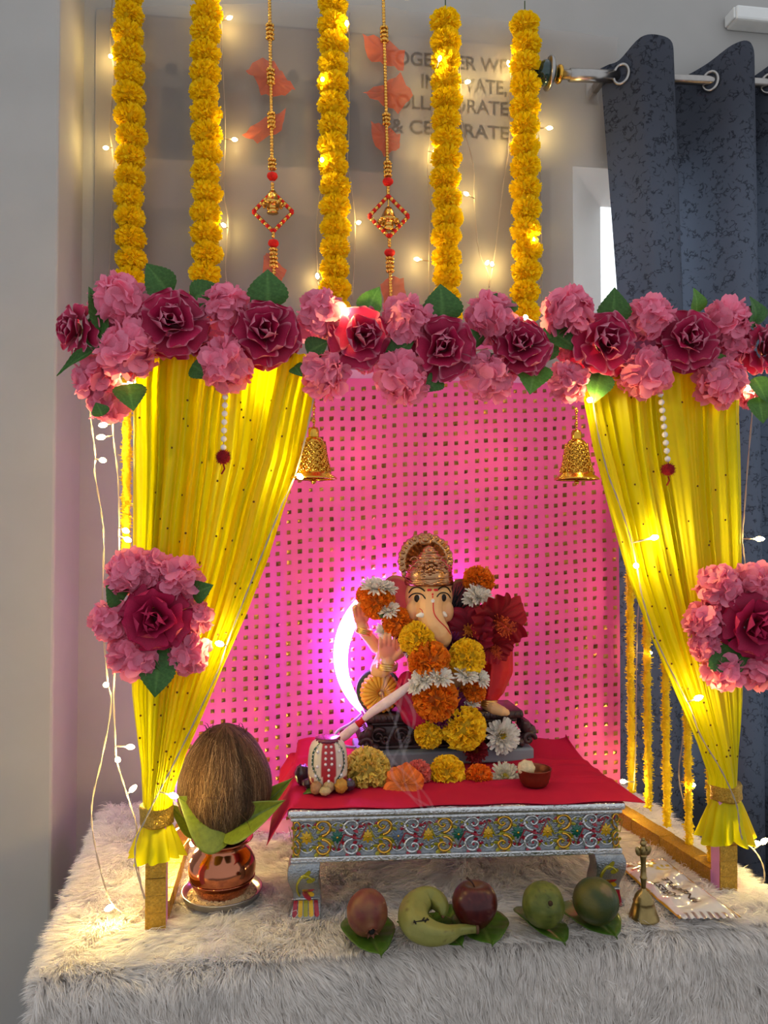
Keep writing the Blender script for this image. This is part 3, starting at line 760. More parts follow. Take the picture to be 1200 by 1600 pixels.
for x, y, r, dy in pinks:
    p = P(x, y, Y=VY+dy); put(random.choice(BLOOMS), 'pink_bloom', val, p, S(r, p), (random.gauss(0, .25), -1, random.gauss(.1, .3)))
roses = [(120, 516, 40, (-.75, -.6, -.05), .0), (270, 505, 53, (.05, -1, .1), -.02), (415, 520, 55, (-.02, -1, .05), -.02), (562, 526, 48, (.1, -1, -.05), -.02), (692, 545, 50, (-.12, -1, -.1), -.02),
         (815, 541, 46, (-.25, -.9, .2), -.02), (943, 537, 50, (.05, -1, -.05), -.02), (1075, 532, 48, (-.2, -.95, .15), -.02), (1192, 545, 38, (.4, -.9, 0), -.01)]
for i, (x, y, r, ax, dy) in enumerate(roses):
    p = P(x, y, Y=VY+dy+.012); put(ROSES[i % 3], 'red_rose', val, p, S(r*.98, p), ax, label='dark red rose with pale petal rims')
lv = [(266, 460, 230, 414, .5), (420, 482, 418, 424, .6), (300, 470, 345, 448, .5), (572, 494, 592, 450, .5), (692, 505, 688, 447, .6), (955, 505, 960, 452, .6), (1088, 490, 1084, 452, .6), (1178, 512, 1172, 466, .6),
      (168, 520, 140, 452, .3), (150, 545, 165, 480, .4), (600, 560, 645, 535, .5), (480, 552, 512, 534, .6), (742, 545, 735, 515, .6), (776, 552, 778, 598, .5), (845, 565, 850, 515, .6), (838, 570, 828, 614, .6),
      (938, 582, 928, 628, .5), (1100, 575, 1150, 568, .4), (1178, 590, 1198, 628, .5), (150, 545, 92, 585, .14), (300, 570, 330, 590, .5), (800, 470, 760, 505, .4), (860, 520, 900, 548, .5), (640, 552, 612, 545, .5), (688, 590, 664, 612, .5), (160, 650, 150, 630, .7), (1185, 620, 1192, 660, .5), (460, 572, 472, 588, .5), (1170, 500, 1195, 480, .5), (200, 600, 208, 640, .6)]
for k, (x0, y0, x1, y1, w) in enumerate(lv):
    p0_, p1_ = P(x0, y0, Y=VY+.004), P(x1, y1, Y=VY-.012+.014*random.random()); put_leaf(val, p0_, p0_+(p1_-p0_)*1.06, w*.92, me=FLEAFB[0] if k in (6, 3, 15, 17) else None, face=(random.gauss(0, .3), -1, .3))
# two flower clusters fixed to the drapes
def cluster(cx, cy, blooms, rose, leaves, lab):
    YY = DY-.035; c = P(cx, cy, Y=YY)
    t = thing('flower_cluster', lab, 'flower bunch', c, group='flower clusters on the drapes')
    for x, y, r in blooms:
        p = P(x, y, Y=YY); put(random.choice(BLOOMS), 'pink_bloom', t, p, S(r, p), (random.gauss(0, .2), -1, random.gauss(0, .2)))
    x, y, r = rose; p = P(x, y, Y=YY-.028); put(ROSEP[0], 'red_rose', t, p, S(r, p), (0, -1, 0), label='plain dark red rose')
    for x0, y0, x1, y1, w in leaves:
        put_leaf(t, P(x0, y0, Y=YY-.008), P(x1, y1, Y=YY-.018), w)
cluster(242, 966, [(205, 898, 42), (278, 908, 42), (176, 970, 36), (213, 1020, 44), (296, 1020, 36), (310, 965, 26), (240, 890, 34)], (243, 965, 52),
        [(195, 935, 165, 915, .7), (300, 930, 334, 914, .5), (250, 1030, 242, 1090, .5), (262, 1010, 262, 1060, .5)], 'bunch of pink flowers round a dark red rose on the left drape')
cluster(1150, 985, [(1122, 915, 36), (1180, 915, 38), (1102, 970, 34), (1130, 1048, 34), (1185, 1040, 40), (1215, 960, 40), (1100, 1010, 24)], (1178, 978, 50),
        [(1128, 1005, 1160, 1050, .9), (1150, 1008, 1180, 1026, .7), (1150, 1000, 1128, 990, .5)], 'bunch of pink flowers round a dark red rose on the right drape')

# ---------------------------------------------------------------- gold bells and pearl strings under the valance
def gold_bell(px, ytop, ybell, ybot, w, lab):
    YY = 1.262; p = P(px, ybot, Y=YY); k = S(1, p); t = thing('hanging_bell', lab, 'bell', P(px, ytop, Y=YY), group='gold bells under the valance')
    H = (ybot-ybell)*k; R = w*k/2
    pr = [(R*.18, H), (R*.20, H*.97), (R*.23, H*.95), (R*.23, H*.82), (R*.20, H*.80)]
    b = MB(); b.lathe(pr, 20, p); part('cap', b, m_gold, t)
    body = [(.0, .82), (.28, .81), (.40, .76), (.44, .70), (.47, .60), (.52, .45), (.58, .30), (.68, .16), (.80, .09), (.96, .04), (1.0, .02), (.98, 0), (.90, .0)]
    b = MB(); b.lathe([(r*R, z*H) for r, z in body], 36, p, close=False); part('bell_body', b, m_gold, t)
    b = MB()                                            # raised floral filigree all over the body
    for j in range(9):
        z = .17+j*.062
        r = interp([(z_, r_) for r_, z_ in reversed(body[:-1])], z)
        n = 13
        for i in range(n):
            a = 2*pi*(i+.5*(j % 2))/n; q = p+V((cos(a)*r*R, sin(a)*r*R, z*H)); nr = V((cos(a), sin(a), .15)); tg = V((-sin(a), cos(a), 0)); up = V((0, 0, 1)); s_ = R*.14
            b.tube([q+nr*R*.03+(tg*cos(x)+up*sin(x))*s_*(1-.3*(i % 2)) for x in [2*pi*m/6 for m in range(5)]], R*.035, 5)
            b.ell(q+nr*R*.03, R*.05, 4, 6)
    part('filigree', b, m_gold, t)
    b = MB(); b.tube([p+V((0, 0, H*.5)), p+V((0, 0, -.002))], .0012, 6); b.ell(p+V((0, 0, -.004)), .0045, 7, 10); part('clapper', b, m_gold, t)
    b = MB(); z = H; L = (ybell-ytop)*k; n = int(L/(.0042))
    for i in range(n):
        b.ell(p+V((.0006*(i % 2), 0, H+L*(i+.5)/n)), .0034 if i % 5 == 2 else .0022, 5, 7)
    part('bead_chain', b, m_gold, t)
gold_bell(490, 622, 668, 749, 74, 'gold filigree bell hanging beside the left drape')
gold_bell(901, 636, 672, 750, 70, 'gold filigree bell hanging beside the right drape')
m_pearl = M('pearl', C(226, 216, 214), .25, var=.03, coat=.8)
m_maroon = M('dark_red_wool', C(140, 14, 30), .85, var=.3, vs=200, bump=.8, bs=400)
def pearls(x0, y0, x1, y1, n, pom_r, lab):
    YY = DY-.018; a = P(x0, y0, Y=YY); c = P(x1, y1, Y=YY); t = thing('pearl_string', lab, 'pearl string', a, group='pearl strings on the drapes')
    bm = MB(); bm.ell((0, 0, 0), S(4.8, a), 8, 12); me = bm.mesh('pearl', m_pearl)
    for i in range(n): link('pearl', me, t, a.lerp(c, i/(n-1)*.92)-a)
    r = S(pom_r, c); q = a.lerp(c, 1)+V((0, 0, -r*.6)); b = MB(); b.ell(q, r*.72, 8, 10)
    for d in fib(160):
        e = q+d*r*random.uniform(.85, 1.08); tn = d.orthogonal().normalized()*r*.10
        b.add([q+d*r*.6-tn, q+d*r*.6+tn, e], [(0, 1, 2)])
    b.tube([q-V((0, 0, r*.8)), q-V((-.002, 0, r*1.3)), q-V((.003, 0, r*1.9))], .0014, 5)
    part('wool_pom', b, m_maroon, t)
    b = MB(); b.tube([a+V((0, 0, .02)), c], .0006, 5); part('thread', b, m_wire, t)
pearls(352, 620, 349, 706, 7, 14, 'pearl string ending in a red pom on the left drape')
pearls(1032, 616, 1044, 726, 9, 13, 'pearl string ending in a dark red pom on the right drape')

# ---------------------------------------------------------------- thin fuzzy yellow strands down the sides
m_fuzz = M('yellow_fringe_strand', C(255, 226, 34), .6, var=.10, vs=80, trans=.35)
def strand(p0, p1, R, lab, seed, anchor=None):
    rr = random.Random(seed); p0 = V(p0); p1 = V(p1); L = (p0-p1).length; b = MB(); b.tube([p0.lerp(p1, i/200) for i in range(201)], [R*(.66+.10*sin(i*L*.75)+.05*sin(i*2.3)) for i in range(201)], 8)
    n = int(L/.0016*4)
    for i in range(n):
        z = rr.random(); a = rr.uniform(0, 2*pi); c = p0.lerp(p1, z); d = V((cos(a), sin(a), rr.gauss(0, .45))).normalized()
        tn = (d.cross(V((rr.gauss(0, .4), rr.gauss(0, .4), 1)))).normalized(); l = R*rr.uniform(.80, 1.12)*(1+.14*sin(z*L*150)+.10*sin(z*L*61+seed))
        w = R*.20; b.add([c+d*R*.35-tn*w, c+d*R*.35+tn*w, c+d*l+tn*w*.7, c+d*l-tn*w*.7], [(0, 1, 2, 3)])
    t = thing('fringe_strand', lab, 'garland', p0, group='thin fringe strands at the canopy sides')
    part('fringe', b, m_fuzz, t); 
    b = MB(); b.tube([V(anchor) if anchor else p0+V((-.012, 0, .012)), p0], .001, 5); part('hanging_thread', b, m_string, t)
SX = (FX1+FXB)/2+.012
for k, (px, py, wh) in enumerate([(986, 1238, 'nearest the pink backdrop'), (1012, 1262, 'second from the pink backdrop'), (1041, 1290, 'the middle one of five'), (1075, 1318, 'fourth from the pink backdrop'), (1110, 1352, 'nearest the right front post')]):
    p = P(px, py, X=SX+.012); R = S(8.5, p)
    strand((p.x, p.y, FZ-.03), (p.x+.002, p.y, p.z), R, 'thin fuzzy yellow strand on the right canopy side, '+wh, k)
p = P(198, 700, Y=1.44); strand((p.x, p.y, FZ-.03), (p.x, p.y, P(198, 885, Y=1.44).z), S(10, p), 'thin fuzzy yellow strand beside the left edge of the left drape', 9, (FX0, p.y, FZ-.028))
# ---------------------------------------------------------------- silver enamel stool
o = P(455, 1266, Z=.175); ST = V((o.x, o.y, 0)); SROT = radians(-3.6); SW, SD = .558, .325
stool = thing('silver_stool', 'low silver stool with enamel flower scrollwork, draped in red cloth', 'low stool', ST, (0, 0, SROT))
RS = Matrix.Rotation(SROT, 3, 'Z')
def SL(x, y, z): return ST + RS @ V((x, y, z))
b = MB(); b.box((-.006, -.006, .162), (SW+.006, SD, .1755)); part('top_slab', b, m_silverlit, stool, False, .005, local=True)
m_goldfoil = M('gold_foil_side', C(200, 150, 70), .4, .8, var=.3, vs=60, bump=.8, bs=180)
b = MB(); b.box((.004, .006, .090), (SW-.004, SD-.006, .162)); part('apron', b, [m_silver], stool, False, .002, local=True)
b = MB(); b.box((-.001, -.001, .088), (SW+.001, .008, .0975)); b.box((-.001, -.002, .156), (SW+.001, .008, .162)); part('moulding', b, m_silverlit, stool, False, .002, local=True)
b = MB(); b.box((.0015, .02, .094), (.005, SD-.02, .158)); b.box((SW-.005, .02, .094), (SW-.0015, SD-.02, .158)); part('side_panel', b, m_goldfoil, stool, False, .001, local=True)
m_enr = M('red_enamel', C(150, 24, 44), .25, .2, var=.15, coat=.6); m_eng = M('green_enamel', C(20, 92, 70), .25, .2, var=.15, coat=.6)
m_eny = M('yellow_enamel', C(206, 160, 24), .3, .4, var=.15, coat=.5); m_enb = M('blue_grey_enamel', C(96, 110, 128), .3, .3, var=.1, coat=.4)
m_eno = M('olive_enamel', C(150, 140, 24), .3, .4, var=.15, coat=.5)
def flower8(r):
    b = MB()
    for k in range(8):
        a = k*pi/4; d = V((cos(a), 0, sin(a)))
        b.petal(d*r*.12, d, (0, -1, 0), r*.95, r*.24, cup=-.5, curl=-.3, nu=4, nv=2)
    b.ell((0, -.0006, 0), (r*.2, r*.14, r*.2), 5, 8, mi=1); return b
FE = [flower8(.0105).mesh('enamel_flower', [m, m_gold]) for m in (m_eny, m_eng, m_enb)]
def spiral(cx, cz, r, a0, turns, sgn, n=26):
    return [V((cx+sgn*r*(1-k/n*.86)*cos(a0+turns*2*pi*k/n), -.0004, cz+r*(1-k/n*.86)*sin(a0+turns*2*pi*k/n))) for k in range(n+1)]
nfl = 11; pitch = SW/nfl
vines = []
for vi in range(2):
    b = MB(); m = 0
    for sgn, cz in ((1, .0175), (-1, -.0175)):
        ps = spiral(0, cz, .0145, -pi/2*sgn, 1.25*sgn, 1 if vi == 0 else -1); K = len(ps)
        b.tube(ps, [.0017*(1-.5*k/K)+.0006 for k in range(K)], 6, mi=m)
        for k in range(0, K-6, 4):                     # leaves curling off the vine
            p = ps[k]; d = (p-V((0, 0, cz))).normalized()
            b.petal(p, d+V((.6*(1 if vi else -1), 0, .3)), (0, -1, 0), .0085, .0028, cup=-.3, curl=.5, nu=4, nv=2, mi=1)
        b.ell((0, -.0008, cz), (.0022, .0016, .0022), 5, 7, mi=1)
    b.tube([(-.022, -.0004, -.02*(1 if vi else -1)), (-.012, -.0004, .004*(1 if vi else -1)), (0, -.0004, 0), (.012, -.0004, -.004), (.022, -.0004, .022*(1 if vi else -1))], [.0006, .0013, .0016, .0013, .0006], 6, mi=1)
    vines.append([b.mesh('scroll_vine', [m_silverlit if vi else m_gold, m2]) for m2 in ((m_enr, m_eno) if vi else (m_eno, m_enr))])
for i in range(nfl):
    x = (i+.5)*pitch
    link('enamel_flower', FE[0 if i % 2 == 0 else (2 if i == 3 else 1)], stool, (x, .0035, .127), Matrix.Identity(4))
    if i < nfl-1: link('scroll_vine', vines[i % 2][0], stool, (x+pitch/2, .0045, .127), Matrix.Diagonal((1.15, 1, 1, 1)))
sp_me = []
for m2 in (m_eno, m_enr):
    b = MB()
    for sg in (1,):
        b.tube(spline([(-.014, 0, sg*.013), (-.006, 0, sg*.022), (.004, 0, sg*.024), (.011, 0, sg*.018), (.009, 0, sg*.013), (.005, 0, sg*.015)], 5), .0011, 6, mi=0)
        for x_, a_ in ((-.012, 2.2), (-.004, 1.2), (.004, .6), (.010, -.4)): b.petal((x_, 0, sg*.018), (cos(a_), 0, sg*sin(a_)), (0, -1, 0), .0075, .0024, cup=-.3, nu=4, nv=2, mi=1)
    sp_me.append(b.mesh('leaf_spray', [m_silverlit, m2]))
for i in range(nfl):
    for sg in (1, -1): link('leaf_spray', sp_me[(i+(sg > 0)) % 2], stool, ((i+.5)*pitch, .0045, .127), Matrix.Diagonal(((1 if i % 2 else -1)*sg, 1, sg, 1)))
for x, s_ in ((.008, 1), (SW-.008, -1)):
    link('scroll_vine', vines[0][0], stool, (x, .0045, .127), Matrix.Diagonal((.55*s_, 1, 1, 1)))
def stool_leg(sx, front):
    b = MB(); W2 = .052; n = 14; rows = []
    for k in range(n+1):
        v = k/n; z = lerp(.0885, -.003, v)
        off = interp([(0, .002), (.12, .006), (.3, .005), (.55, -.003), (.72, -.004), (.88, .001), (1, .006)], v)
        w = interp([(0, .05), (.12, .053), (.55, .046), (.75, .046), (1, .054)], v)
        x0 = -off if sx < 0 else SW+off-w; x1 = x0+w; y0 = -off-.001 if front else SD-w; y1 = y0+w*.8
        rows.append([(x0, y0, z), (x1, y0, z), (x1, y1, z), (x0, y1, z)])
    vs = [p for r in rows for p in r]; fs = [(i*4+j, (i+1)*4+j, (i+1)*4+(j+1) % 4, i*4+(j+1) % 4) for i in range(n) for j in range(4)]
    fs += [(0, 1, 2, 3), tuple(n*4+j for j in (3, 2, 1, 0))]
    b.add(vs, fs); o = part('leg', b, m_silver, stool, True, .002, local=True)
    if not front: return
    xc = .024 if sx < 0 else SW-.024; f = 1
    def lp(x, z): 
        v = (.0885-z)/.0915; off = interp([(0, .002), (.12, .006), (.3, .005), (.55, -.003), (.72, -.004), (.88, .001), (1, .006)], v)
        return V((xc+x*f, -off-.0022, z))
    c = MB(); pts = [lp(-.010, .034), lp(-.014, .044), lp(-.013, .058), lp(-.004, .070), lp(.006, .068), (lp(.012, .062))]
    c.tube(spline(pts, 5), [.0028]*16+[.0026, .002]+[.0016]*8, 8, flat=.5)
    c.petal(lp(-.003, .066), (.7, 0, .8), (0, -1, 0), .016, .004, mi=0); c.petal(lp(.002, .060), (.9, 0, .3), (0, -1, 0), .014, .004)
    part('painted_scroll', c, m_eno, o, local=True)
    c = MB()
    for a, mi in ((-20, 0), (15, 1), (50, 0), (-50, 1)):
        c.petal(lp(-.004, .042), (cos(radians(a)), 0, sin(radians(a))), (0, -1, 0), .019, .0045, mi=mi, nu=5, nv=2)
    part('painted_petal', c, [m_eny, m_enr], o, local=True)
    for k, m in enumerate((m_enr, m_eny, m_eno, m_eny, m_enr)):
        c = MB(); c.grid(lambda u, v: lp((-.0195+.0082*(k+u*.82))*(1+.12*v), lerp(.027, .005, v))+V((0, -.0004, -.003*sin(pi*u)*v)), 4, 6); part('enamel_stripe', c, m, o, local=True)
    c = MB(); c.tube([lp(-.022, .0295), lp(.022, .0295)], .0012, 6); part('ridge', c, m_silverlit, o, local=True)
for sx in (-1, 1):
    for fr in (True, False): stool_leg(sx, fr)
# red cloth
m_redc = M('red_cotton_cloth', C(176, 8, 48), .75, var=.06, vs=12, bump=.12, bs=500)
b = MB()
def clothf(u, v):
    x = lerp(-.050, SW+.040, u); y = lerp(-.004+.004*sin(u*14)+.003*sin(u*31), SD-.002, v); z = .1772
    z += .0022*sin(x*40+y*25)*sin(y*18+1)*min(1, y*12)**2 + .0016*noise.noise((x*18, y*18, 3))*min(1, y*14)
    for yc, sl_, x0_, x1_, h_ in ((.10, .05, .33, .62, .0032), (.17, .02, .30, .62, .004), (.235, -.05, .36, .62, .0035), (.12, -.10, -.1, .13, .0045), (.19, .06, -.1, .17, .006), (.26, .02, -.1, .30, .005)):
        dd = y-yc-sl_*(x-.3); m_ = max(0, min(1, (x-x0_)/.05))*max(0, min(1, (x1_-x)/.05)); z += 1.7*h_*m_*exp(-(dd/.009)**2)
    if v > .7: z += .026*((v-.7)/.3)**1.6*(.75+.35*sin(x*11+.6)); z += .004*sin(x*55)*((v-.7)/.3)
    e = -.004
    if x < e:
        d = e-x; z -= 1.15*d+.004*sin(v*16); x = e-d*.75; y += -.25*d*(1-v)
    if x > SW+.004:
        d = x-SW-.004; z -= .10*d; y -= .1*d
        x -= d*v*1.0
    z = max(z, .1765) if e <= x <= SW+.004 else z
    if x < e: z = min(z, .1765)
    return SL(x, y, z)
b.grid(clothf, 120, 60)
cl = solo('red_cloth', b, m_redc, 'red cotton cloth spread over the silver stool, hanging past its ends', 'cloth', at=SL(.28, .16, .177))
mo = cl.modifiers.new('thick', 'SOLIDIFY'); mo.thickness = .001; mo.offset = 1

# ---------------------------------------------------------------- glowing crescent lamp
IY = 1.548
def Q(px, py, dy=0): return P(px, py, Y=IY+dy)
K1 = S(1, (0, IY, .3))
MYc = 1.618; mc = P(640, 1020, Y=MYc); kq = S(1, mc)
m_moon = M('violet_neon_tube', C(250, 240, 255), .4, var=0, emit=(.52, .16, 1.0, 1), estr=MOON_E)
moon = thing('crescent_lamp', 'glowing violet white crescent lamp standing behind the idol', 'lamp', mc+V((0, 0, -.12)))
b = MB(); n = 60; Ro, outer = 119*kq, []
def moonring(t):
    a = radians(lerp(22, 262, t)); th = (2.5+23*sin(pi*min(1, max(0, t)))**1.1)*kq
    r = Ro-th/2; return mc+V((cos(a)*r, 0, sin(a)*r)), th/2, a
vs = []; m_ = 12
for i in range(n+1):
    c, h, a = moonring(i/n)
    for j in range(m_):
        q = 2*pi*j/m_; vs.append(c+V((cos(a), 0, sin(a)))*h*cos(q)+V((0, -1, 0))*min(h, .009)*sin(q))
b.add(vs, [(i*m_+j, i*m_+(j+1) % m_, (i+1)*m_+(j+1) % m_, (i+1)*m_+j) for i in range(n) for j in range(m_)]+[tuple(range(m_)), tuple(n*m_+j for j in range(m_-1, -1, -1))])
part('glow_tube', b, m_moon, moon)
b = MB(); b.box((mc.x-.05, MYc-.015, .1795), (mc.x+.05, MYc+.015, .192)); b.box((mc.x-.012, MYc-.006, .192), (mc.x+.012, MYc+.006, mc.z-Ro+.012)); part('stand', b, m_white, moon, False, .003)
b = MB(); b.tube(spline([Q(566, 1115, .05), Q(548, 1130, 0), Q(528, 1142, -.02), Q(520, 1158, -.03), Q(540, 1166, -.03), Q(556, 1168, -.02)], 6), .0028, 8); part('cable', b, M('pale_cable', C(215, 200, 225), .4, var=.05), moon)

# ---------------------------------------------------------------- the idol
m_skin = M('painted_clay', C(232, 186, 128), .42, var=.06, vs=20, attr=True, coat=.15, sss=.08)
m_crown = M('antique_gold_paint', C(186, 140, 100), .26, 1, var=.12, vs=60, bump=.12, bs=150)
m_throne = M('dark_bronze_wood', C(70, 48, 48), .35, .25, var=.35, vs=30, bump=.3, bs=120, coat=.3)
m_slab = M('grey_painted_slab', C(128, 136, 146), .6, var=.05)
m_mag = M('magenta_cloth_paint', C(188, 28, 70), .45, var=.12, vs=20)
m_redp = M('red_cloth_paint', C(190, 18, 26), .45, var=.12, vs=20)
m_bol = M('yellow_bolster', C(228, 166, 56), .55, var=.08)
m_brace = M('gilt_paint', C(214, 170, 96), .3, .9, var=.1)
m_black = M('black_paint', C(28, 20, 22), .35, var=.1); m_eyew = M('eye_white', C(240, 236, 230), .2, var=.02, coat=.6)
m_tilak = M('red_paint', C(214, 44, 50), .4, var=.05); m_ivory = M('ivory', C(240, 234, 224), .35, var=.03)
sl = P(557, 1174, Z=.2055); sr = P(841, 1174, Z=.2055); SFY = (sl.y+sr.y)/2
idol = thing('elephant_headed_idol', 'crowned elephant headed clay idol seated on a dark throne with a grey slab base', 'idol', (lerp(sl.x, sr.x, .5), IY, .179))
b = MB(); b.box((sl.x, SFY, .1795), (sr.x, SFY+.125, .2055)); part('slab', b, m_slab, idol, False, .004)
b = MB()
B = lambda px, py, dy, rx, ry, rz: b.ell(Q(px, py, dy), (rx*K1, ry*K1, rz*K1), 14, 20)
B(690, 1062, .0, 56, 46, 56); B(688, 1008, .0, 50, 36, 44); B(686, 985, .0, 44, 30, 26)      # belly, chest, shoulders
B(670, 932, -.022, 38, 36, 40); B(671, 955, -.03, 35, 32, 30); B(672, 908, -.02, 36, 34, 26)   # skull, cheeks, brow
B(646, 955, -.045, 12, 14, 17); B(698, 955, -.045, 11, 14, 17)
CH = lambda pts: chain(b, [Q(x, y, d) for x, y, d, r in pts], [r*K1 for x, y, d, r in pts])
CH([(673, 930, -.050, 20), (671, 945, -.060, 20), (672, 960, -.068, 19.5), (678, 975, -.073, 18.5), (686, 987, -.073, 17), (692, 996, -.068, 14.5), (692, 1004, -.060, 11.5), (686, 1009, -.056, 9)])
CH([(642, 995, 0, 22), (606, 1022, -.005, 17), (594, 1046, -.03, 16), (604, 1040, -.055, 12.5), (606, 1032, -.062, 10.5)])     # front right arm
CH([(640, 985, .012, 20), (604, 1016, .012, 14), (590, 1010, .006, 12.5), (570, 988, -.004, 9.5), (566, 976, -.008, 10)])   # rear right arm
CH([(735, 985, .01, 20), (765, 1000, .0, 16), (770, 975, -.02, 13), (765, 950, -.03, 11)])
B(606, 1020, -.066, 15, 6, 13)                                              # blessing palm
for x0, y0, x1, y1, r in ((594.5, 1013, 594, 997, 3.2), (601.6, 1011, 602, 991, 3.3), (608.7, 1011, 609, 991, 3.3), (615.5, 1013, 616, 997, 3)):
    CH([(x0, y0, -.067, r), ((x0+x1)/2, (y0+y1)/2, -.069, r*.98), (x1, y1, -.068, r*.8)])
CH([(616, 1027, -.067, 5.2), (625, 1019, -.071, 4.2), (629, 1009, -.071, 3.2)])
B(563, 968, -.010, 10, 7, 10)                                               # rear hand, fingers curled up
for x0, y0, x1, y1 in ((556, 964, 553, 950), (562, 962, 560, 946), (568, 963, 568, 948), (573, 967, 575, 955)):
    CH([(x0, y0, -.012, 4), (x1, y1, -.016, 3.6), (x1+2, y1-3, -.024, 3)])
CH([(760, 1098, -.03, 11), (770, 1106, -.045, 10.5), (784, 1111, -.055, 8), (791, 1113, -.058, 5.5)])    # foot
for k in range(3): B(788+2*k, 1112+1.2*k, -.056-.003*k, 5, 4, 3.6)
me = remesh(b, 'body', [m_skin], .0016, 4, idol.location)
pal = Q(606, 1012, -.068); pal2 = Q(564, 962, -.012); ck = [Q(648, 962, -.06), Q(700, 962, -.06)]
cols = []
for v in me.vertices:
    p = v.co+idol.location; c = V((.78, .45, .20)); 
    for q, r in ((pal, .030), (pal2, .024)):
        k = max(0, 1-((p-q).length/r)**3) * (1 if p.y < q.y+.004 or q is pal2 else .2); c = c.lerp(V((.70, .19, .14)), min(1, k)*.95)
    for q in ck: c = c.lerp(V((.78, .30, .17)), max(0, 1-(p-q).length/.022)*.6)
    cols += [c.x, c.y, c.z, 1]
at = me.color_attributes.new('Col', 'FLOAT_COLOR', 'POINT'); at.data.foreach_set('color', cols)
body = link('body', me, idol)
bvh = BVHTree.FromPolygons([v.co+idol.location for v in me.vertices], [tuple(p.vertices) for p in me.polygons])
def surf(px, py, lift=.0006):
    d = ray(px, py).normalized(); h, nr, i, t = bvh.ray_cast(EYE, d)
    if h is None: return Q(px, py, -.05), V((0, -1, 0))
    return h+nr*lift, nr
# ears
m_ear = M('ear_paint', C(170, 60, 66), .45, var=.08, attr=True)
def ear(px, py, rx, rz, dy, lean):
    b = MB(); c = Q(px, py, dy)
    def f(u, v):
        a = 2*pi*u; s = v; w = 1+.06*sin(3*a+1)
        x = cos(a)*rx*K1*s*w; z = sin(a)*rz*K1*s*w
        y = -.012*(1-s*s)*-1 - .006*s**6 + lean*x + (.004 if False else 0)
        return c+V((x, y, z))
    def f2(u, v): p = f(u, 1-v); return p+V((0, .006, 0)) if v > 0 else f(u, 1)
    cc = lambda u, v: (.62, .13, .15, 1) if v < .86 else (.74, .42, .20, 1)
    b.grid(f, 36, 10, cu=True, col=cc); b.grid(lambda u, v: f(u, 1-v)+V((0, .007*min(1, 4*v), 0)), 36, 8, cu=True, col=(.74, .42, .20, 1))
    part('ear', b, m_ear, idol)
ear(622, 934, 29, 37, -.004, -.22); ear(724, 936, 29, 34, .0, .22)
# tusks, eyes, paint marks
for x0, y0, x1, y1 in ((660, 960, 651, 962), (693, 957, 698, 963)):
    p, nr = surf(x0, y0, -.006); q = P(x1, y1, Y=p.y-.008); b = MB(); b.tube([p, p.lerp(q, .5), q], [.0062, .005, .0022], 10); part('tusk', b, m_ivory, idol)
for ex, ey, s in ((652, 935, 1), (693, 934, .82)):
    p, nr = surf(ex, ey, -.0022); m = aim(nr).to_3x3(); b = MB()
    b.ell(p, (11.5*K1*s, 6.2*K1, .0042), 8, 20, mat=m, fn=lambda d: 1-.12*abs(d.x)**2*(abs(d.y))); e = part('eye', b, m_eyew, idol)
    b = MB(); b.ell(p+nr*.0036, (6.0*K1*s, 5.9*K1, .0028), 8, 14, mat=m); part('pupil', b, m_black, e)
    b = MB(); pts = [surf(ex+dx*s, ey-dz)[0] for dx, dz in ((-13, 1), (-8, 6), (0, 8), (8, 5.5), (13, -1))]; b.tube(spline(pts, 4), [.0007]+[.0013]*15+[.0006], 6); part('eyelid_line', b, m_black, idol)
    b = MB(); sg = -1 if ex < 672 else 1
    pts = [surf(ex+dx*s, ey-dz)[0] for dx, dz in ((sg*13, 8), (sg*8, 15), (0, 17.5), (-sg*7, 15), (-sg*12, 11))]; b.tube(spline(pts, 4), [.0006]+[.0016]*15+[.0009], 6); part('eyebrow', b, m_black, idol)
b = MB()
for px in (671, 681): 
    for dx in (-1.5, 1.5): p, nr = surf(px+dx, 923-.5*abs(dx)); b.ell(p, (.0028, .0012, .0028), 5, 8)
for py, r in ((929, .002), (933, .0015)): p, nr = surf(676, py); b.ell(p, (r, .001, r*1.4), 5, 8)
pts = [surf(x, y)[0] for x, y in ((677, 942), (677, 952), (680, 962), (687, 971), (696, 980), (703, 990), (706, 999))]
b.tube(spline(pts, 4), .0011, 6); pts = [surf(x, y)[0] for x, y in ((656, 951), (659, 953), (661, 958))]; b.tube(spline(pts, 4), .0007, 6)
part('red_forehead_mark', b, m_tilak, idol)
b = MB(); p, nr = surf(676, 939)
for k in range(6): b.ell(p+V((cos(k*pi/3)*.0026, -.0008, sin(k*pi/3)*.0026)), .0014, 5, 7)
b.ell(p+V((0, -.0012, 0)), .0016, 5, 7); part('forehead_jewel', b, M('clear_jewel', C(240, 236, 240), .08, var=.02, coat=1), idol)
# crown
RX = Matrix.Rotation(pi/2, 3, 'X')
hc = Q(665, 877, -.008); b = MB(); r = 45*K1
b.lathe([(r*.98, -.004), (r*1.0, 0), (r*.97, .004), (r*.86, .0035), (r*.80, .006), (r*.70, .0055), (r*.66, .002), (0, .002)], 88, hc, mat=RX, fn=lambda t, z: 1+.025*cos(22*t) if abs(z) < .0045 else 1)
b.lathe([(0, -.005), (r*.98, -.004)], 88, hc, mat=RX, close=False)
part('crown_halo', b, m_crown, idol)
b = MB()
for k in range(26):
    a = 2*pi*(k+.5)/26; d = V((cos(a), 0, sin(a))); m = Matrix((d, V((-sin(a), 0, cos(a))), V((0, -1, 0)))).transposed()
    b.ell(hc+d*r*.89+V((0, -.0045, 0)), (r*.105, r*.062, .0032), 6, 10, mat=m)
for k in range(34):
    a = 2*pi*k/34; b.ell(hc+V((cos(a)*r*.745, -.0065, sin(a)*r*.745)), .0017, 4, 6)
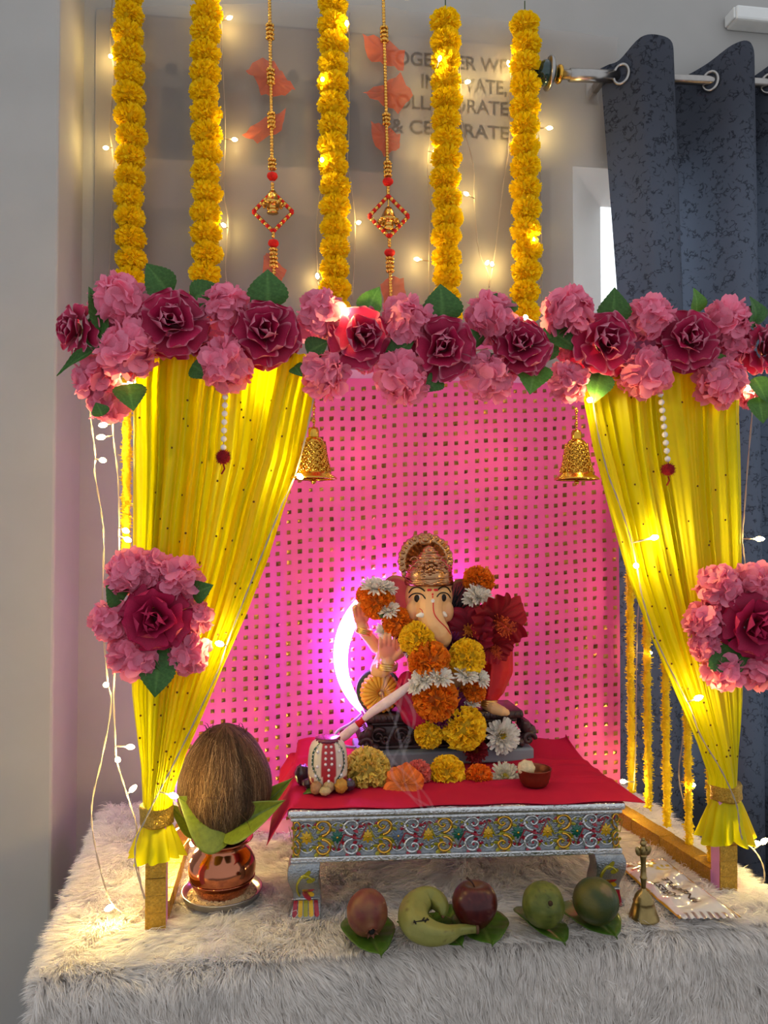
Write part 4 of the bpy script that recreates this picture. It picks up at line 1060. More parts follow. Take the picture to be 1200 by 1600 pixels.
b.ell(Q(665, 845, -.012), (12*K1, .005, 9*K1), 8, 14); b.ell(Q(665, 843, -.016), (6*K1, .004, 5*K1), 6, 10)
part('halo_petals', b, m_crown, idol)
b = MB(); dc = Q(670, 910, -.026)
prof = [(37, -4), (38.5, 0), (38, 4), (36.5, 6), (37, 10), (35.5, 20), (31, 28), (28, 30), (28, 33), (22, 39), (19, 40), (19, 43), (13, 48), (11, 49), (11, 52), (5, 57), (0, 59)]
b.lathe([(x*K1, z*K1) for x, z in prof], 48, dc, fn=lambda t, z: 1+.012*cos(24*t))
for r_, z_ in ((37.4, 9), (36.2, 18), (32.5, 26.5), (27.5, 33), (21.5, 40), (14.5, 47.5), (8, 54)):
    b.tube([dc+V((cos(a)*r_*K1, sin(a)*r_*K1, z_*K1+.0012*sin(a*2+z_))) for a in [2*pi*i/40 for i in range(40)]], .0019, 6, closed=True)
part('crown_dome', b, m_crown, idol)
b = MB(); rc = Q(673, 890, -.073)
for ring, (n_, rr_, sz) in enumerate(((1, 0, 4.5), (6, 6.5, 3.8), (10, 13, 4.2))):
    for k in range(n_):
        a = 2*pi*k/n_+ring*.4; b.ell(rc+V((cos(a)*rr_*K1, .006*(rr_/13)**2, sin(a)*rr_*K1)), (sz*K1, .004, sz*K1*.8), 6, 9)
for sg in (-1, 1):
    for w in range(4):
        pts = []
        for k in range(14):
            t = k/13; a = t*4.4; rr_ = (8-6*t)*K1; cx = rc+V((sg*(16+6*(w % 2))*K1, .011+.008*(w % 2), (-8+8*w)*K1*.8)); pts.append(cx+V((sg*cos(a)*rr_, -.004, sin(a)*rr_)))
        b.tube(pts, .0015, 5)
b.tube([Q(x, y, d) for x, y, d in ((635, 905, -.035), (645, 911, -.062), (660, 909, -.074), (674, 914, -.078), (688, 909, -.074), (700, 910, -.060), (706, 904, -.035))], .003, 8)
part('crown_rosette', b, m_crown, idol)
# clothes
b = MB(); CH([(686, 1098, -.02, 32), (655, 1092, -.045, 30), (641, 1088, -.055, 27), (640, 1068, -.045, 20), (650, 1112, -.06, 25), (664, 1128, -.062, 20)])
for k in range(6): b.tube(spline([Q(628+7*k, 1060, -.072), Q(624+8*k, 1085, -.084), Q(636+7*k, 1112, -.084), Q(652+5*k, 1130, -.08)], 6), .0035, 8)
link('magenta_dhoti', remesh(b, 'magenta_dhoti', m_mag, .0022, 3, idol.location), idol, label='magenta dhoti over the bent knee')
b = MB(); CH([(766, 990, .0, 26), (776, 1020, -.005, 27), (778, 1045, -.012, 25), (772, 1072, -.022, 19), (764, 1090, -.028, 14)])
for k in range(4): b.tube(spline([Q(764+9*k, 1000, -.03), Q(768+8*k, 1040, -.036), Q(762+5*k, 1086, -.042)], 6), .003, 8)
link('red_dhoti', remesh(b, 'red_dhoti', m_redp, .0022, 3, idol.location), idol, label='red dhoti over the raised knee')
def ring(px, py, dy, r, ax, w=.0035):
    c = Q(px, py, dy); a = V(ax).normalized(); e = a.orthogonal().normalized(); f = a.cross(e); b = MB()
    for o_ in (-.004, 0, .004): b.tube([c+a*o_+e*cos(t)*r+f*sin(t)*r for t in [2*pi*k/24 for k in range(24)]], w, 7, closed=True)
    part('bracelet', b, m_brace, idol)
ring(569, 986, -.005, 11*K1, (.3, 0, 1)); ring(605, 1040, -.056, 14*K1, (.1, -.15, 1)); ring(762, 1097, -.03, 13*K1, (.1, 0, 1))
# bolster
bc = Q(594, 1082, -.03); b = MB(); r = 31*K1
b.lathe([(r*.80, -.035), (r, -.028), (r*1.02, -.005), (r*.98, .004), (r*.86, .011), (r*.6, .0145), (r*.3, .0135), (r*.1, .011), (0, .011)], 96, bc, mat=RX, fn=lambda t, z: 1-.10*(1-abs(sin(11*t)))**2*(1 if z > -.03 else 0))
for k in range(22):
    a = pi*k/11
    b.tube([bc+V((cos(a)*r*q, -y_, sin(a)*r*q)) for q, y_ in ((.16, .0128), (.4, .0152), (.62, .0154), (.84, .0128), (.97, .005))], [.0014, .003, .0042, .0046, .003], 6)
part('bolster', b, m_bol, idol, label='yellow pleated bolster cushion')
b = MB(); b.lathe([(r*1.02, -.036), (r*1.14, -.030), (r*1.16, -.016), (r*1.04, -.008)], 60, bc, mat=RX); part('bolster_band', b, M('dark_green_paint', C(52, 62, 44), .5), idol)
b = MB(); b.ell(bc+V((0, -.013, 0)), (.006, .004, .006), 7, 12); b.tube([bc+V((.002, -.015, 0)), bc+V((.006, -.017, -.014)), bc+V((.004, -.016, -.028))], [.002, .0028, .0036], 8); part('bolster_tassel', b, m_brace, idol)
# throne
tl = Q(562, 1110, -.03); z0 = .2055; 
zt_ = Q(690, 1112, -.04).z
b = MB(); xl, xr = Q(566, 1112, 0).x, Q(806, 1112, 0).x
b.box((xl, SFY+.016, zt_-.016), (xr, SFY+.118, zt_)); b.box((xl+.01, SFY+.024, zt_-.024), (xr-.01, SFY+.112, zt_-.016)); b.box((xl+.018, SFY+.03, z0+.006), (xr-.018, SFY+.106, zt_-.024))
b.box((xl+.004, SFY+.022, z0), (xr-.004, SFY+.114, z0+.009)); part('throne', b, m_throne, idol, True, .004)
b = MB(); hh = zt_-z0
for k in range(7):
    cx = lerp(xl+.022, xr-.022, k/6); sg = 1 if k < 3.5 else -1
    for q, (oz, r0) in enumerate(((.40, .016), (.30, .009))):
        pts = [V((cx+sg*(.004+q*.014)+cos(a)*r0*(1-.75*t)*sg, SFY+.021, z0+hh*oz+sin(a)*r0*(1-.75*t))) for t, a in [(m/20, m/20*8.5+.5+q*2) for m in range(21)]]
        b.tube(pts, [.0042*(1-.5*m/20) for m in range(21)], 8)
for k in range(26): b.ell((lerp(xl+.004, xr-.004, k/25), SFY+.017, zt_-.008), (.0042, .003, .006), 6, 8)
part('carved_scroll', b, m_throne, idol)
for px, s_ in ((575, -1), (818, 1)):
    c = P(px, 1150, Y=SFY+.03); b = MB()
    for w in range(4):
        pts = [V((c.x-s_*.018*t+s_*cos(a)*.0, SFY+.010+.012*w+.006*sin(3*t), lerp(zt_-.02, z0+.006, t)+.0*w)) + V((s_*.022*sin(t*pi*.9)**2*(1 if t > .4 else .6), 0, 0)) for t, a in [(m/14, m/14*4) for m in range(15)]]
        b.tube(pts, [.007+.004*sin(m/14*pi*1.3)**2 for m in range(15)], 8)
    pts = [V((c.x+s_*(.004+.014*(1-t)*cos(a)), SFY+.008, z0+.016+.014*(1-t)*sin(a))) for t, a in [(m/22, m/22*8) for m in range(23)]]
    b.tube(pts, .0045, 8); part('throne_foot', b, m_throne, idol)
# dark plume at the idol's left cheek
m_plume = M('dark_plume', C(44, 40, 48), .6, var=.3)
b = MB(); root = Q(702, 972, -.02)
for k in range(46):
    tip = Q(random.uniform(706, 742), random.uniform(905, 962), random.uniform(-.03, .0)); md = root.lerp(tip, .5)+V((random.gauss(0, .003), random.gauss(0, .004), .004)); b.tube([root+V((random.gauss(0, .002), 0, 0)), md, tip], [.0016, .0014, .0004], 4)
part('plume', b, m_plume, idol)
# string of white cotton tied in red
m_cot = M('white_cotton_cord', C(226, 200, 196), .85, var=.08, vs=60, bump=.4, bs=200)
pts = [(694, 1048, -.055, 4), (674, 1052, -.070, 4.5), (650, 1064, -.098, 5), (628, 1080, -.105, 6.5), (604, 1098, -.095, 8), (582, 1112, -.09, 6.5), (566, 1126, -.085, 4), (552, 1138, -.08, 7), (538, 1150, -.07, 7.5), (526, 1160, -.06, 3.5)]
b = MB(); sp = spline([Q(x, y, d) for x, y, d, r in pts], 6); rs = [interp([(i, p[3]) for i, p in enumerate(pts)], k/6)*K1 for k in range(len(sp))]; b.tube(sp, rs, 10)
t = thing('cotton_cord', 'white cotton cord with red ties slanting down across the idol', 'cord', sp[0]); part('cord', b, m_cot, t)
b = MB()
for i in (37, 53): b.tube(sp[i-2:i+3], [x*1.12 for x in rs[i-2:i+3]], 10)
part('red_tie', b, m_redp, t)
# ---------------------------------------------------------------- fresh flowers
def mk(name, c, tr=.2): return M(name, c, .6, var=.12, vs=20, trans=tr, attr=True)
m_fresh = mk('fresh_petal', C(255, 255, 255))
m_calyx = M('green_calyx', C(70, 110, 40), .6, var=.2)
def marigold(seed, c1, c2, n=330, zs=.80):
    """ruffled marigold head, axis +Z"""
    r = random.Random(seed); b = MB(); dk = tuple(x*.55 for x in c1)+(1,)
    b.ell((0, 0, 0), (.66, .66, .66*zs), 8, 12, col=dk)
    for d in fib(n, -.72, 1):
        d = (d+V([r.gauss(0, .09) for _ in range(3)])).normalized(); rim = V((d.x, d.y, 0)); 
        tg = (rim-d*d.dot(rim)); tg = tg.normalized() if tg.length > .2 else d.orthogonal().normalized()
        dr_ = (d*.85+tg*r.uniform(-.1, .55)+V([r.gauss(0, .15) for _ in range(3)])).normalized()
        o = d*.50; o.z *= zs; L = r.uniform(.36, .47); g = r.uniform(.82, 1.12); mix = r.random()*.5
        base = V(c1).lerp(V(c2), mix)*g
        b.petal(o, V((dr_.x, dr_.y, dr_.z*zs)), d.cross(V((r.gauss(0, 1), r.gauss(0, 1), r.gauss(0, 1)))), L, r.uniform(.09, .145), cup=r.uniform(.5, 1.4), curl=r.uniform(-.8, .8), nu=3, nv=4,
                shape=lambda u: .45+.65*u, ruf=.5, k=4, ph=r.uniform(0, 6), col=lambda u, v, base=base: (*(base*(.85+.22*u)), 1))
    b.lathe([(.15, -.75), (.30, -.62), (.36, -.40)], 14, mi=1)
    return b.mesh('marigold', [m_fresh, m_calyx])
OR = (.82, .20, .008); OR2 = (.90, .30, .012); YE = (.97, .62, .010); YE2 = (1.0, .72, .04)
MO = [marigold(s, OR, OR2) for s in (1, 2, 3)]; MY = [marigold(s, YE, YE2) for s in (4, 5, 6)]; MYP = marigold(8, (.80, .58, .10), (.85, .66, .20)); MOR = marigold(9, (.86, .17, .006), (.9, .25, .01))
def daisy(seed, c, cc, layers=((9, 80, 1.0), (14, 68, .95), (16, 50, .8), (12, 30, .6)), W=.13, mul=2):
    r = random.Random(seed); b = MB(); b.ell((0, 0, -.05), (.34, .34, .2), 6, 10, col=tuple(x*.6 for x in c)+(1,))
    for n, tl, L in layers:
        n *= mul
        for k in range(n):
            a = 2*pi*(k+r.random()*.6)/n; t = radians(tl+r.gauss(0, 8)); rad = V((cos(a), sin(a), 0)); d = V((0, 0, 1))*cos(t)+rad*sin(t); g = r.uniform(.85, 1.05)
            b.petal(rad*.14, d, V((0, 0, 1))*sin(t)-rad*cos(t), L*r.uniform(.85, 1.05), W*r.uniform(.8, 1.15), cup=.8, curl=r.uniform(-.5, .5), nu=5, nv=2, shape=lambda u: .5+.5*sin(pi*min(1, .15+.8*u)), col=lambda u, v, g=g: tuple(x*g for x in c)+(1,))
    if cc:
        for d in fib(90, .1, 1):
            q = V((d.x*.36, d.y*.36, d.z*.30)); b.petal(q*.6, d, d.orthogonal(), .22, .05, cup=.6, curl=r.uniform(-.6, .6), nu=2, nv=2, shape=lambda u: .8, col=tuple(x*r.uniform(.8, 1.1) for x in cc)+(1,))
    return b.mesh('chrysanthemum', m_fresh)
WH = (.92, .87, .78)
DW = daisy(1, WH, (.85, .62, .03)); DWP = daisy(2, WH, None); DWY = daisy(3, (.80, .76, .60), (.80, .66, .12))
DP = daisy(4, (.20, .02, .10), None, W=.10); DD = daisy(6, (.26, .012, .02), (.5, .12, .01))
def hibiscus(seed, c, n=5, L=1.0, wv=.55):
    r = random.Random(seed); b = MB()
    for k in range(n):
        a = 2*pi*k/n+r.gauss(0, .15); rad = V((cos(a), sin(a), 0)); t = radians(r.uniform(58, 82)); d = V((0, 0, 1))*cos(t)+rad*sin(t); g = r.uniform(.8, 1.2)
        b.petal(rad*.06, d, V((0, 0, 1))*sin(t)-rad*cos(t), L*r.uniform(.9, 1.1), wv, cup=.15, curl=r.uniform(-.9, .2), nu=14, nv=16, shape=lambda u: .18+.9*sin(pi*min(.80, .70*u+.02)), ruf=.22, k=9, ph=r.uniform(0, 6),
                col=lambda u, v, g=g: (*(V(c)*g*(.55+.5*u+.12*sin(v*18))), 1))
    return b
def stamens(b, c, n, h, r, seed):
    q = random.Random(seed)
    for _ in range(n):
        z = q.uniform(.15, 1)*h; a = q.uniform(0, 6.28); e = V((cos(a)*r*q.uniform(.4, 1.1), sin(a)*r*q.uniform(.4, 1.1), z+.05*h))
        b.tube([(0, 0, z-.05*h), e], .010, 3, col=c); b.ell(e, .026, 4, 5, col=c)
random.seed(33)
g0 = Q(690, 1040, -.1)
gar = thing('idol_garland', 'garland of orange and yellow marigolds with white and purple flowers worn by the idol', 'garland', g0)
def gf(me, name, x, y, r, dy, ax=(0, -1, .1), sq=1, label=None):
    p = Q(x, y, dy); put(me, name, gar, p, r*K1, ax, label=label, sq=sq)
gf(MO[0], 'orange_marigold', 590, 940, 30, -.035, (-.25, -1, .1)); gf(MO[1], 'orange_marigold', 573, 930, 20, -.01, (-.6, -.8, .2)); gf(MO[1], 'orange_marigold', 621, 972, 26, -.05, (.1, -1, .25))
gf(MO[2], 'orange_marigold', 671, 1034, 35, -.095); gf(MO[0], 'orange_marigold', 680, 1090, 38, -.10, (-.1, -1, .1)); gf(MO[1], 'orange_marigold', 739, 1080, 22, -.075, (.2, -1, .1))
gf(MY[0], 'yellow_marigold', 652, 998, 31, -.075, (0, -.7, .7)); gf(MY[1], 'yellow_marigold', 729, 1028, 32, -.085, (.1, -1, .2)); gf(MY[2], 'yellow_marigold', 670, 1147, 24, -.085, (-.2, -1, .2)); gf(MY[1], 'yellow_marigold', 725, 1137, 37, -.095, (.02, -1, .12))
for x, y, r, dy, ax in ((586, 919, 22, -.040, (0, -.5, 1)), (604, 919, 17, -.04, (.3, -.5, 1)), (608, 954, 17, -.055, (-.2, -.7, .9)), (601, 985, 15, -.04, (-.6, -.6, .2)), (662, 1061, 18, -.118, (-.2, -.75, .8)), (688, 1058, 19, -.122, (.1, -.75, .8)), (650, 1072, 14, -.115, (-.6, -.7, .4)),
                        (728, 1055, 19, -.105, (.2, -.75, .8)), (750, 1060, 16, -.095, (.5, -.7, .6)), (736, 1098, 14, -.08, (.2, -.5, .8)), (748, 931, 22, -.05, (.2, -.7, .8)), (738, 936, 16, -.05, (-.3, -.7, .8)), (640, 1015, 12, -.07, (-.3, -.8, .1))):
    gf(DWP, 'white_chrysanthemum', x, y, r, dy, ax, .8)
for x, y, r, dy, ax in ((652, 985, 20, -.05, (0, -.6, .8)), (650, 1014, 18, -.075, (-.3, -.8, .3)), (700, 1103, 30, -.085, (.1, -.9, .4)), (692, 1118, 22, -.09, (-.1, -1, 0)), (722, 1100, 18, -.08, (.2, -.9, .4)), (706, 1005, 18, -.06, (.3, -.8, 0)), (628, 990, 14, -.055, (-.2, -.8, 0))):
    gf(DP, 'purple_chrysanthemum', x, y, r, dy, ax, .8)
gf(MO[2], 'orange_marigold', 748, 908, 28, -.02, (.1, -.7, .6))
b = MB(); sp = spline([Q(x, y, d) for x, y, d in ((590, 930, -.02), (618, 965, -.03), (650, 1000, -.06), (672, 1040, -.075), (685, 1095, -.08), (705, 1125, -.08), (725, 1130, -.08), (738, 1090, -.065), (732, 1030, -.06), (745, 980, -.02), (748, 915, -.01))], 6); b.tube(sp, .0014, 5)
b.ell(Q(597, 961, -.055), (.006, .005, .006), 6, 8); part('garland_thread', b, m_string, gar)
# separate flowers tucked on and round the idol
m_hib = m_fresh
def flower(me, name, label, cat, p, R, ax, group=None, sq=1, roll=None):
    o = link(name, me, None, p, aim(ax, random.uniform(0, 6) if roll is None else roll, (R, R, R*sq))); return tag(o, label, cat, group)
hb = hibiscus(3, (.30, .006, .018), 5, 1.0, .52); stamens(hb, (.62, .09, .02, 1), 110, 1.0, .30, 4); hb.tube([(0, 0, 0), (0, 0, 1)], [.07, .04], 8, col=(.55, .05, .03, 1))
HB = hb.mesh('hibiscus', m_hib)
flower(HB, 'hibiscus_flower', 'large dark red hibiscus bloom tucked at the right side of the idol', 'flower', Q(776, 968, -.055), 46*K1, (.15, -1, -.25), roll=.4)
hb = hibiscus(8, (.26, .006, .025), 5, 1.0, .6); stamens(hb, (.66, .20, .02, 1), 60, .6, .28, 7); HB2 = hb.mesh('hibiscus', m_hib)
flower(HB2, 'hibiscus_flower', 'dark maroon hibiscus bloom nearest the trunk of the idol', 'flower', Q(735, 985, -.05), 38*K1, (-.35, -1, .1), roll=1.)
hb = hibiscus(12, (.32, .006, .018), 5, 1.0, .5); stamens(hb, (.62, .09, .02, 1), 90, 1.1, .26, 9); HB3 = hb.mesh('hibiscus', m_hib)
flower(HB3, 'hibiscus_flower', 'dark red hibiscus bloom hanging over the red dhoti', 'flower', Q(770, 1008, -.06), 30*K1, (.1, -1, -.5), roll=2.)
flower(DW, 'white_chrysanthemum', 'white chrysanthemum with a yellow centre standing on the grey slab', 'flower', Q(783, 1150, -.062), 27*K1, (.15, -1, .25))
flower(DD, 'small_red_flower', 'small dark red flower under the big yellow marigold', 'flower', Q(742, 1172, -.085), 19*K1, (.1, -1, .1))
# flowers laid on the red cloth
def onc(px, py, lift): return P(px, py, Z=.180+lift)
flower(MYP, 'yellow_marigold', 'pale yellow marigold on the red cloth beside the jewelled ornament', 'flower', P(574, 1204, Y=1.395), 40*K1*.90, (-.1, -1, .3), 'loose flowers on the red cloth')
b = hibiscus(21, (.86, .20, .03), 6, 1.0, .62); stamens(b, (.75, .25, .05, 1), 30, .35, .18, 3); HBO = b.mesh('orange_blossom', m_fresh)
flower(HBO, 'orange_blossom', 'open orange blossom lying at the front of the red cloth', 'flower', P(631, 1224, Y=1.355), 29*K1*.88, (-.05, -.9, .5), 'loose flowers on the red cloth')
flower(marigold(15, (.80, .16, .13), (.86, .26, .18)), 'pink_carnation', 'frilly salmon pink flower behind the orange blossom', 'flower', P(654, 1208, Y=1.40), 23*K1*.9, (.1, -.8, .6), 'loose flowers on the red cloth')
flower(MY[0], 'yellow_marigold', 'bright yellow marigold in front of the grey slab', 'flower', P(699, 1209, Y=1.405), 32*K1*.92, (.2, -1, .2), 'loose flowers on the red cloth')
flower(MOR, 'orange_marigold', 'single orange marigold lying between yellow and white flowers', 'flower', P(749, 1217, Y=1.395), 25*K1*.92, (.0, -1, .4), 'loose flowers on the red cloth')
flower(DWY, 'white_chrysanthemum', 'small white chrysanthemum lying beside the copper bowl', 'flower', P(789, 1215, Y=1.39), 23*K1*.92, (-.2, -.8, .7), 'loose flowers on the red cloth')

# ---------------------------------------------------------------- copper bowl with a white lump
m_brown = M('old_copper', C(128, 74, 52), .35, .85, var=.15, vs=30)
bw = P(835, 1226, Z=.1795); kb = S(1, bw); R = 26*kb
t = thing('copper_bowl', 'small brown copper bowl on the right of the red cloth', 'bowl', bw)
b = MB(); b.lathe([(0, 0), (R*.72, 0), (R*.85, R*.2), (R*.97, R*.62), (R*1.0, R*.95), (R*1.04, R*1.0), (R*.98, R*1.0), (R*.93, R*.92), (R*.88, R*.55), (R*.7, R*.2), (0, R*.16)], 40, bw, close=False); part('bowl_body', b, m_brown, t)
b = MB(); q = bw+V((-R*.55, -.004, R*1.02)); b.ell(q, (.0155, .013, .0155), 14, 18, fn=lambda d: 1+.14*noise.noise(d*2.2+V((3, 1, 0)))+.05*noise.noise(d*7))
solo('jaggery_lump', b, M('pale_sweet_lump', C(206, 186, 150), .8, var=.2, vs=120, bump=.6, bs=300), 'pale lumpy sweet resting on the rim of the copper bowl', 'sweet', at=q)

# ---------------------------------------------------------------- jewelled ornament on a leaf, with nuts
oc = P(512, 1232, Z=.1795); ko = S(1, oc)
m_orn = M('painted_ornament', C(255, 255, 255), .35, var=.06, attr=True, coat=.4)
t = thing('jewelled_ornament', 'small red and white jewelled barrel ornament on the left of the red cloth', 'ornament', oc)
Hh = 74*ko; Rr = 31*ko; b = MB(); n = 72
prof = [(0, 0), (.80, .0), (.92, .06), (.99, .25), (1.0, .45), (.98, .65), (.92, .82), (.80, .94), (.60, .99), (0, 1.0)]
vs = []; 
def ocol(a, z):
    x = atan2(sin(a+pi/2), cos(a+pi/2))                 # 0 at the front
    w = .42-.16*abs(z-.75)
    if abs(x) < w: return (.36, .012, .02, 1)
    if abs(abs(x)-(w+.55*max(0, 1-((z-.62)/.45)**2))) < .08 and z > .2: return (.012, .06, .05, 1)
    if z < .35+.1*cos(3*x) and abs(abs(x)-1.15) < .3: return (.36, .02, .03, 1)
    return (.62, .52, .42, 1)
m = 26
def ofn(u, v):
    a = 2*pi*u; zz = v; r = interp([(z_, r_) for r_, z_ in prof[1:-1]], zz) if v > 0 else .8
    return oc+V((cos(a)*Rr*r, sin(a)*Rr*r*.8, .004+Hh*zz))
b.grid(ofn, n, m, cu=True, col=lambda u, v: ocol(2*pi*u, v)); part('ornament_body', b, m_orn, t)
b = MB(); b.lathe([(Rr*.62, Hh*.97), (Rr*.60, Hh*1.04), (Rr*.5, Hh*1.05), (0, Hh*1.05)], 36, oc+V((0, 0, .003)), fn=lambda a, z: 1+.06*cos(18*a)); part('knurled_top', b, M('dark_red_lacquer', C(110, 24, 60), .2, .2, coat=1), t)
m_gem = M('clear_gem', C(225, 215, 220), .08, .3, var=.05, coat=1); b = MB()
for k in range(7):
    for x in ((-.12, .12) if k < 4 else (0,)): a = -pi/2+x*1.3; b.ell(ofn((a/(2*pi)) % 1, .9-.115*k)+V((0, -.0008, 0)), .0028, 5, 8)
for s_ in (-1, 1):
    for k in range(9): a = -pi/2+s_*(.42+.55*max(0, 1-((.25+.085*k-.62)/.45)**2)); b.ell(ofn((a/(2*pi)) % 1, .25+.08*k)+V((0, -.0006, 0)), .0013, 4, 6)
    for z, x in ((.8, .62), (.5, .6), (.3, .7)): b.ell(ofn(((-pi/2+s_*x)/(2*pi)) % 1, z)+V((0, -.0008, 0)), .003, 5, 8)
part('gem', b, m_gem, t, kind='stuff')
m_betel = M('betel_leaf', C(60, 96, 30), .35, var=.15, vs=20, attr=True, coat=.25)
BL = leaf_mesh('betel_leaf', m_betel, 1, .40, .12, .1, heart=True, base=(.085, .16, .016), vein=(.14, .24, .04), nu=26, nv=14)
def lay(me, name, label, base, tip, W, cat='leaf', group=None, up=(0, 0, 1), sx=1):
    base, tip = V(base), V(tip); x = (tip-base).normalized(); z = V(up); z = (z-x*z.dot(x)).normalized(); y = z.cross(x); L = (tip-base).length
    m = Matrix((x, y, z)).transposed() @ Matrix.Diagonal((L, W/.8, L*sx))
    o = link(name, me, None, base, m.to_4x4()); mo = o.modifiers.new('thick', 'SOLIDIFY'); mo.thickness = .006; return tag(o, label, cat, group)
lay(BL, 'betel_leaf', 'green betel leaf under the jewelled ornament', P(545, 1222, Z=.1815), P(474, 1240, Z=.1805), .078)
def nut(name, label, px, py, r3, col, wr, cat='nut', z=.182, rough=.6, coat=0, rot=0):
    p = P(px, py, Z=z+r3[2]*.9); b = MB(); s_ = random.random()*9
    b.ell(p, r3, 14, 20, mat=Matrix.Rotation(rot, 3, 'Z'), fn=lambda d: 1+wr*noise.noise(d*3+V((s_, 0, 0)))+wr*.5*noise.noise(d*8))
    return solo(name, b, M(name+'_skin', col, rough, var=.3, vs=60, bump=.4, bs=200, coat=coat), label, cat, at=p)
nut('betel_nut', 'round brown betel nut in front of the jewelled ornament', 494, 1231, (.0105, .0105, .011), C(150, 110, 76), .12)
nut('almond', 'pale flat almond leaning on the jewelled ornament', 514, 1229, (.012, .008, .010), C(176, 146, 104), .08, rot=.4)
nut('walnut_half', 'pale nut half lying foremost before the jewelled ornament', 508, 1236, (.0105, .008, .007), C(170, 150, 108), .2)
nut('turmeric_root', 'yellow turmeric knob at the right of the jewelled ornament', 533, 1228, (.011, .009, .012), C(176, 128, 50), .25, 'root')
nut('dried_date', 'dark glossy dried date left of the jewelled ornament', 472, 1210, (.013, .012, .017), C(52, 32, 40), .25, 'date', coat=.8, rough=.3)
nut('dried_date', 'dark wrinkled date low at the left edge of the betel leaf', 481, 1224, (.010, .010, .008), C(56, 34, 40), .25, 'date', coat=.8, rough=.3)
nut('dried_date', 'dark glossy date between the ornament and the pale yellow marigold', 546, 1226, (.011, .010, .010), C(52, 32, 46), .25, 'date', coat=.8, rough=.3)

# ---------------------------------------------------------------- copper pot, coconut, leaves, plate of rice
m_cop = M('polished_copper', C(186, 116, 86), .12, 1, var=.08, vs=12)
pb = P(347, 1396, Z=.010); kp = S(1, pb); PZ = .006
pl_ = thing('steel_plate', 'round steel plate of rice under the copper pot', 'plate', (pb.x, pb.y, PZ))
R = 61*kp; b = MB(); b.lathe([(0, 0), (R*.9, 0), (R*.96, .003), (R, .012), (R*1.02, .014), (R*.99, .0145), (R*.94, .005), (R*.88, .0022), (0, .0022)], 56, (pb.x, pb.y, PZ), close=False); part('plate_body', b, m_steel, pl_)
b = MB(); m_rice = M('rice', C(226, 196, 150), .6, var=.12, vs=200); rr = random.Random(4)
b.lathe([(R*.86, .0024), (R*.6, .010), (R*.3, .016), (0, .016)], 40, (pb.x, pb.y, PZ), fn=lambda a, z: 1+.05*sin(5*a))
for _ in range(1500):
    a = rr.uniform(0, 2*pi); q = sqrt(rr.random())*.86; z = interp([(0, .016), (.3, .016), (.6, .010), (.86, .003)], q)+.0012; p = V((pb.x+cos(a)*q*R, pb.y+sin(a)*q*R, PZ+z)); d = V((rr.gauss(0, 1), rr.gauss(0, 1), rr.gauss(0, .35))).normalized()
    b.tube([p-d*.003, p, p+d*.003], [.0005, .0011, .0005], 5)
solo('rice', b, m_rice, 'heap of rice on the steel plate round the copper pot', 'rice', at=(pb.x, pb.y, PZ)).__setitem__('kind', 'stuff')
pz = PZ+.0045; c = V((pb.x, pb.y, pz)); k = kp
t = thing('copper_pot', 'shiny round copper pot holding leaves and the coconut', 'pot', c)
prof = [(0, 0), (34, 0), (38, 4), (48, 22), (51.5, 36), (52, 44), (50, 54), (44, 64), (37, 71), (35, 75), (36, 79), (42, 83), (47, 85), (48, 87), (46, 88), (40, 86), (34, 82), (32, 75), (34, 70)]
b = MB(); b.lathe([(r*k, z*k) for r, z in prof], 64, c, close=False); part('pot_body', b, m_cop, t)
b = MB(); b.tube([c+V((50.2*k*cos(a), 50.2*k*sin(a), 27*k)) for a in [2*pi*i/48 for i in range(48)]], .0009, 6, closed=True); part('seam', b, m_cop, t)
rim = c+V((0, 0, 86*k))
# leaves standing in the pot mouth
PLf = leaf_mesh('pot_leaf', m_betel, 1, .34, .55, .15, base=(.17, .21, .02), vein=(.09, .13, .015), veins=5, nu=30, nv=14, serr=0)
def potleaf(px0, py0, px1, py1, y0, y1, W, lab, face):
    o = lay(PLf, 'pot_leaf', lab, P(px0, py0, Y=y0), P(px1, py1, Y=y1), W, group='leaves round the coconut', up=face)
    return o
cy = c.y
potleaf(364, 1306, 277, 1244, cy-.044, cy-.062, .112, 'broad yellowish green leaf leaning left in the pot mouth', (.25, -1, .25))
potleaf(342, 1306, 446, 1250, cy-.046, cy-.050, .070, 'broad green leaf leaning right in the pot mouth', (-.35, -1, .35))
potleaf(375, 1300, 459, 1214, cy-.01, cy+.01, .050, 'narrow dark leaf behind the broad right leaf', (-.5, -1, .3))
potleaf(310, 1305, 262, 1255, cy-.01, cy-.015, .045, 'pale folded leaf behind the broad left leaf', (.5, -1, .3))
# coconut
cc = P(350, 1224, Y=cy); kc = S(1, cc); Rx, Rz = 71*kc, 92*kc
def cocof(d):
    z = d.z; r = 1+.05*z*0; ridge = 1+.045*cos(3*atan2(d.y, d.x)+.9)*(1-z*z)
    return ridge*(1+.025*noise.noise(d*3))*(1-.10*max(0, z)**2*(1-z*z))
m_coco = M('coconut_husk', C(86, 58, 42), .85, var=.35, vs=14, stretch=(2.5, 2.5, .35), bump=.9, bs=60)
m_fib = M('coconut_fibre', C(255, 255, 255), .8, var=.1, attr=True)
t = thing('coconut', 'brown husked coconut sitting upright on the leaves in the copper pot', 'coconut', cc)
def cpt(d, e=0):
    s_ = cocof(d); 
    w = interp([(-1, .55), (-.7, .86), (-.3, 1), (.2, 1.0), (.6, .97), (.9, .95), (1, .9)], d.z)
    return cc+V((d.x*Rx*s_*w, d.y*Rx*s_*w, d.z*Rz*s_))*(1+e)
b = MB()
for_ = [];
b.ell(cc, 1, 30, 48)
nb = MB(); nb.f = b.f; nb.m = b.m; nb.c = b.c; nb.v = [tuple(cpt((V(v)-cc).normalized())) for v in b.v]
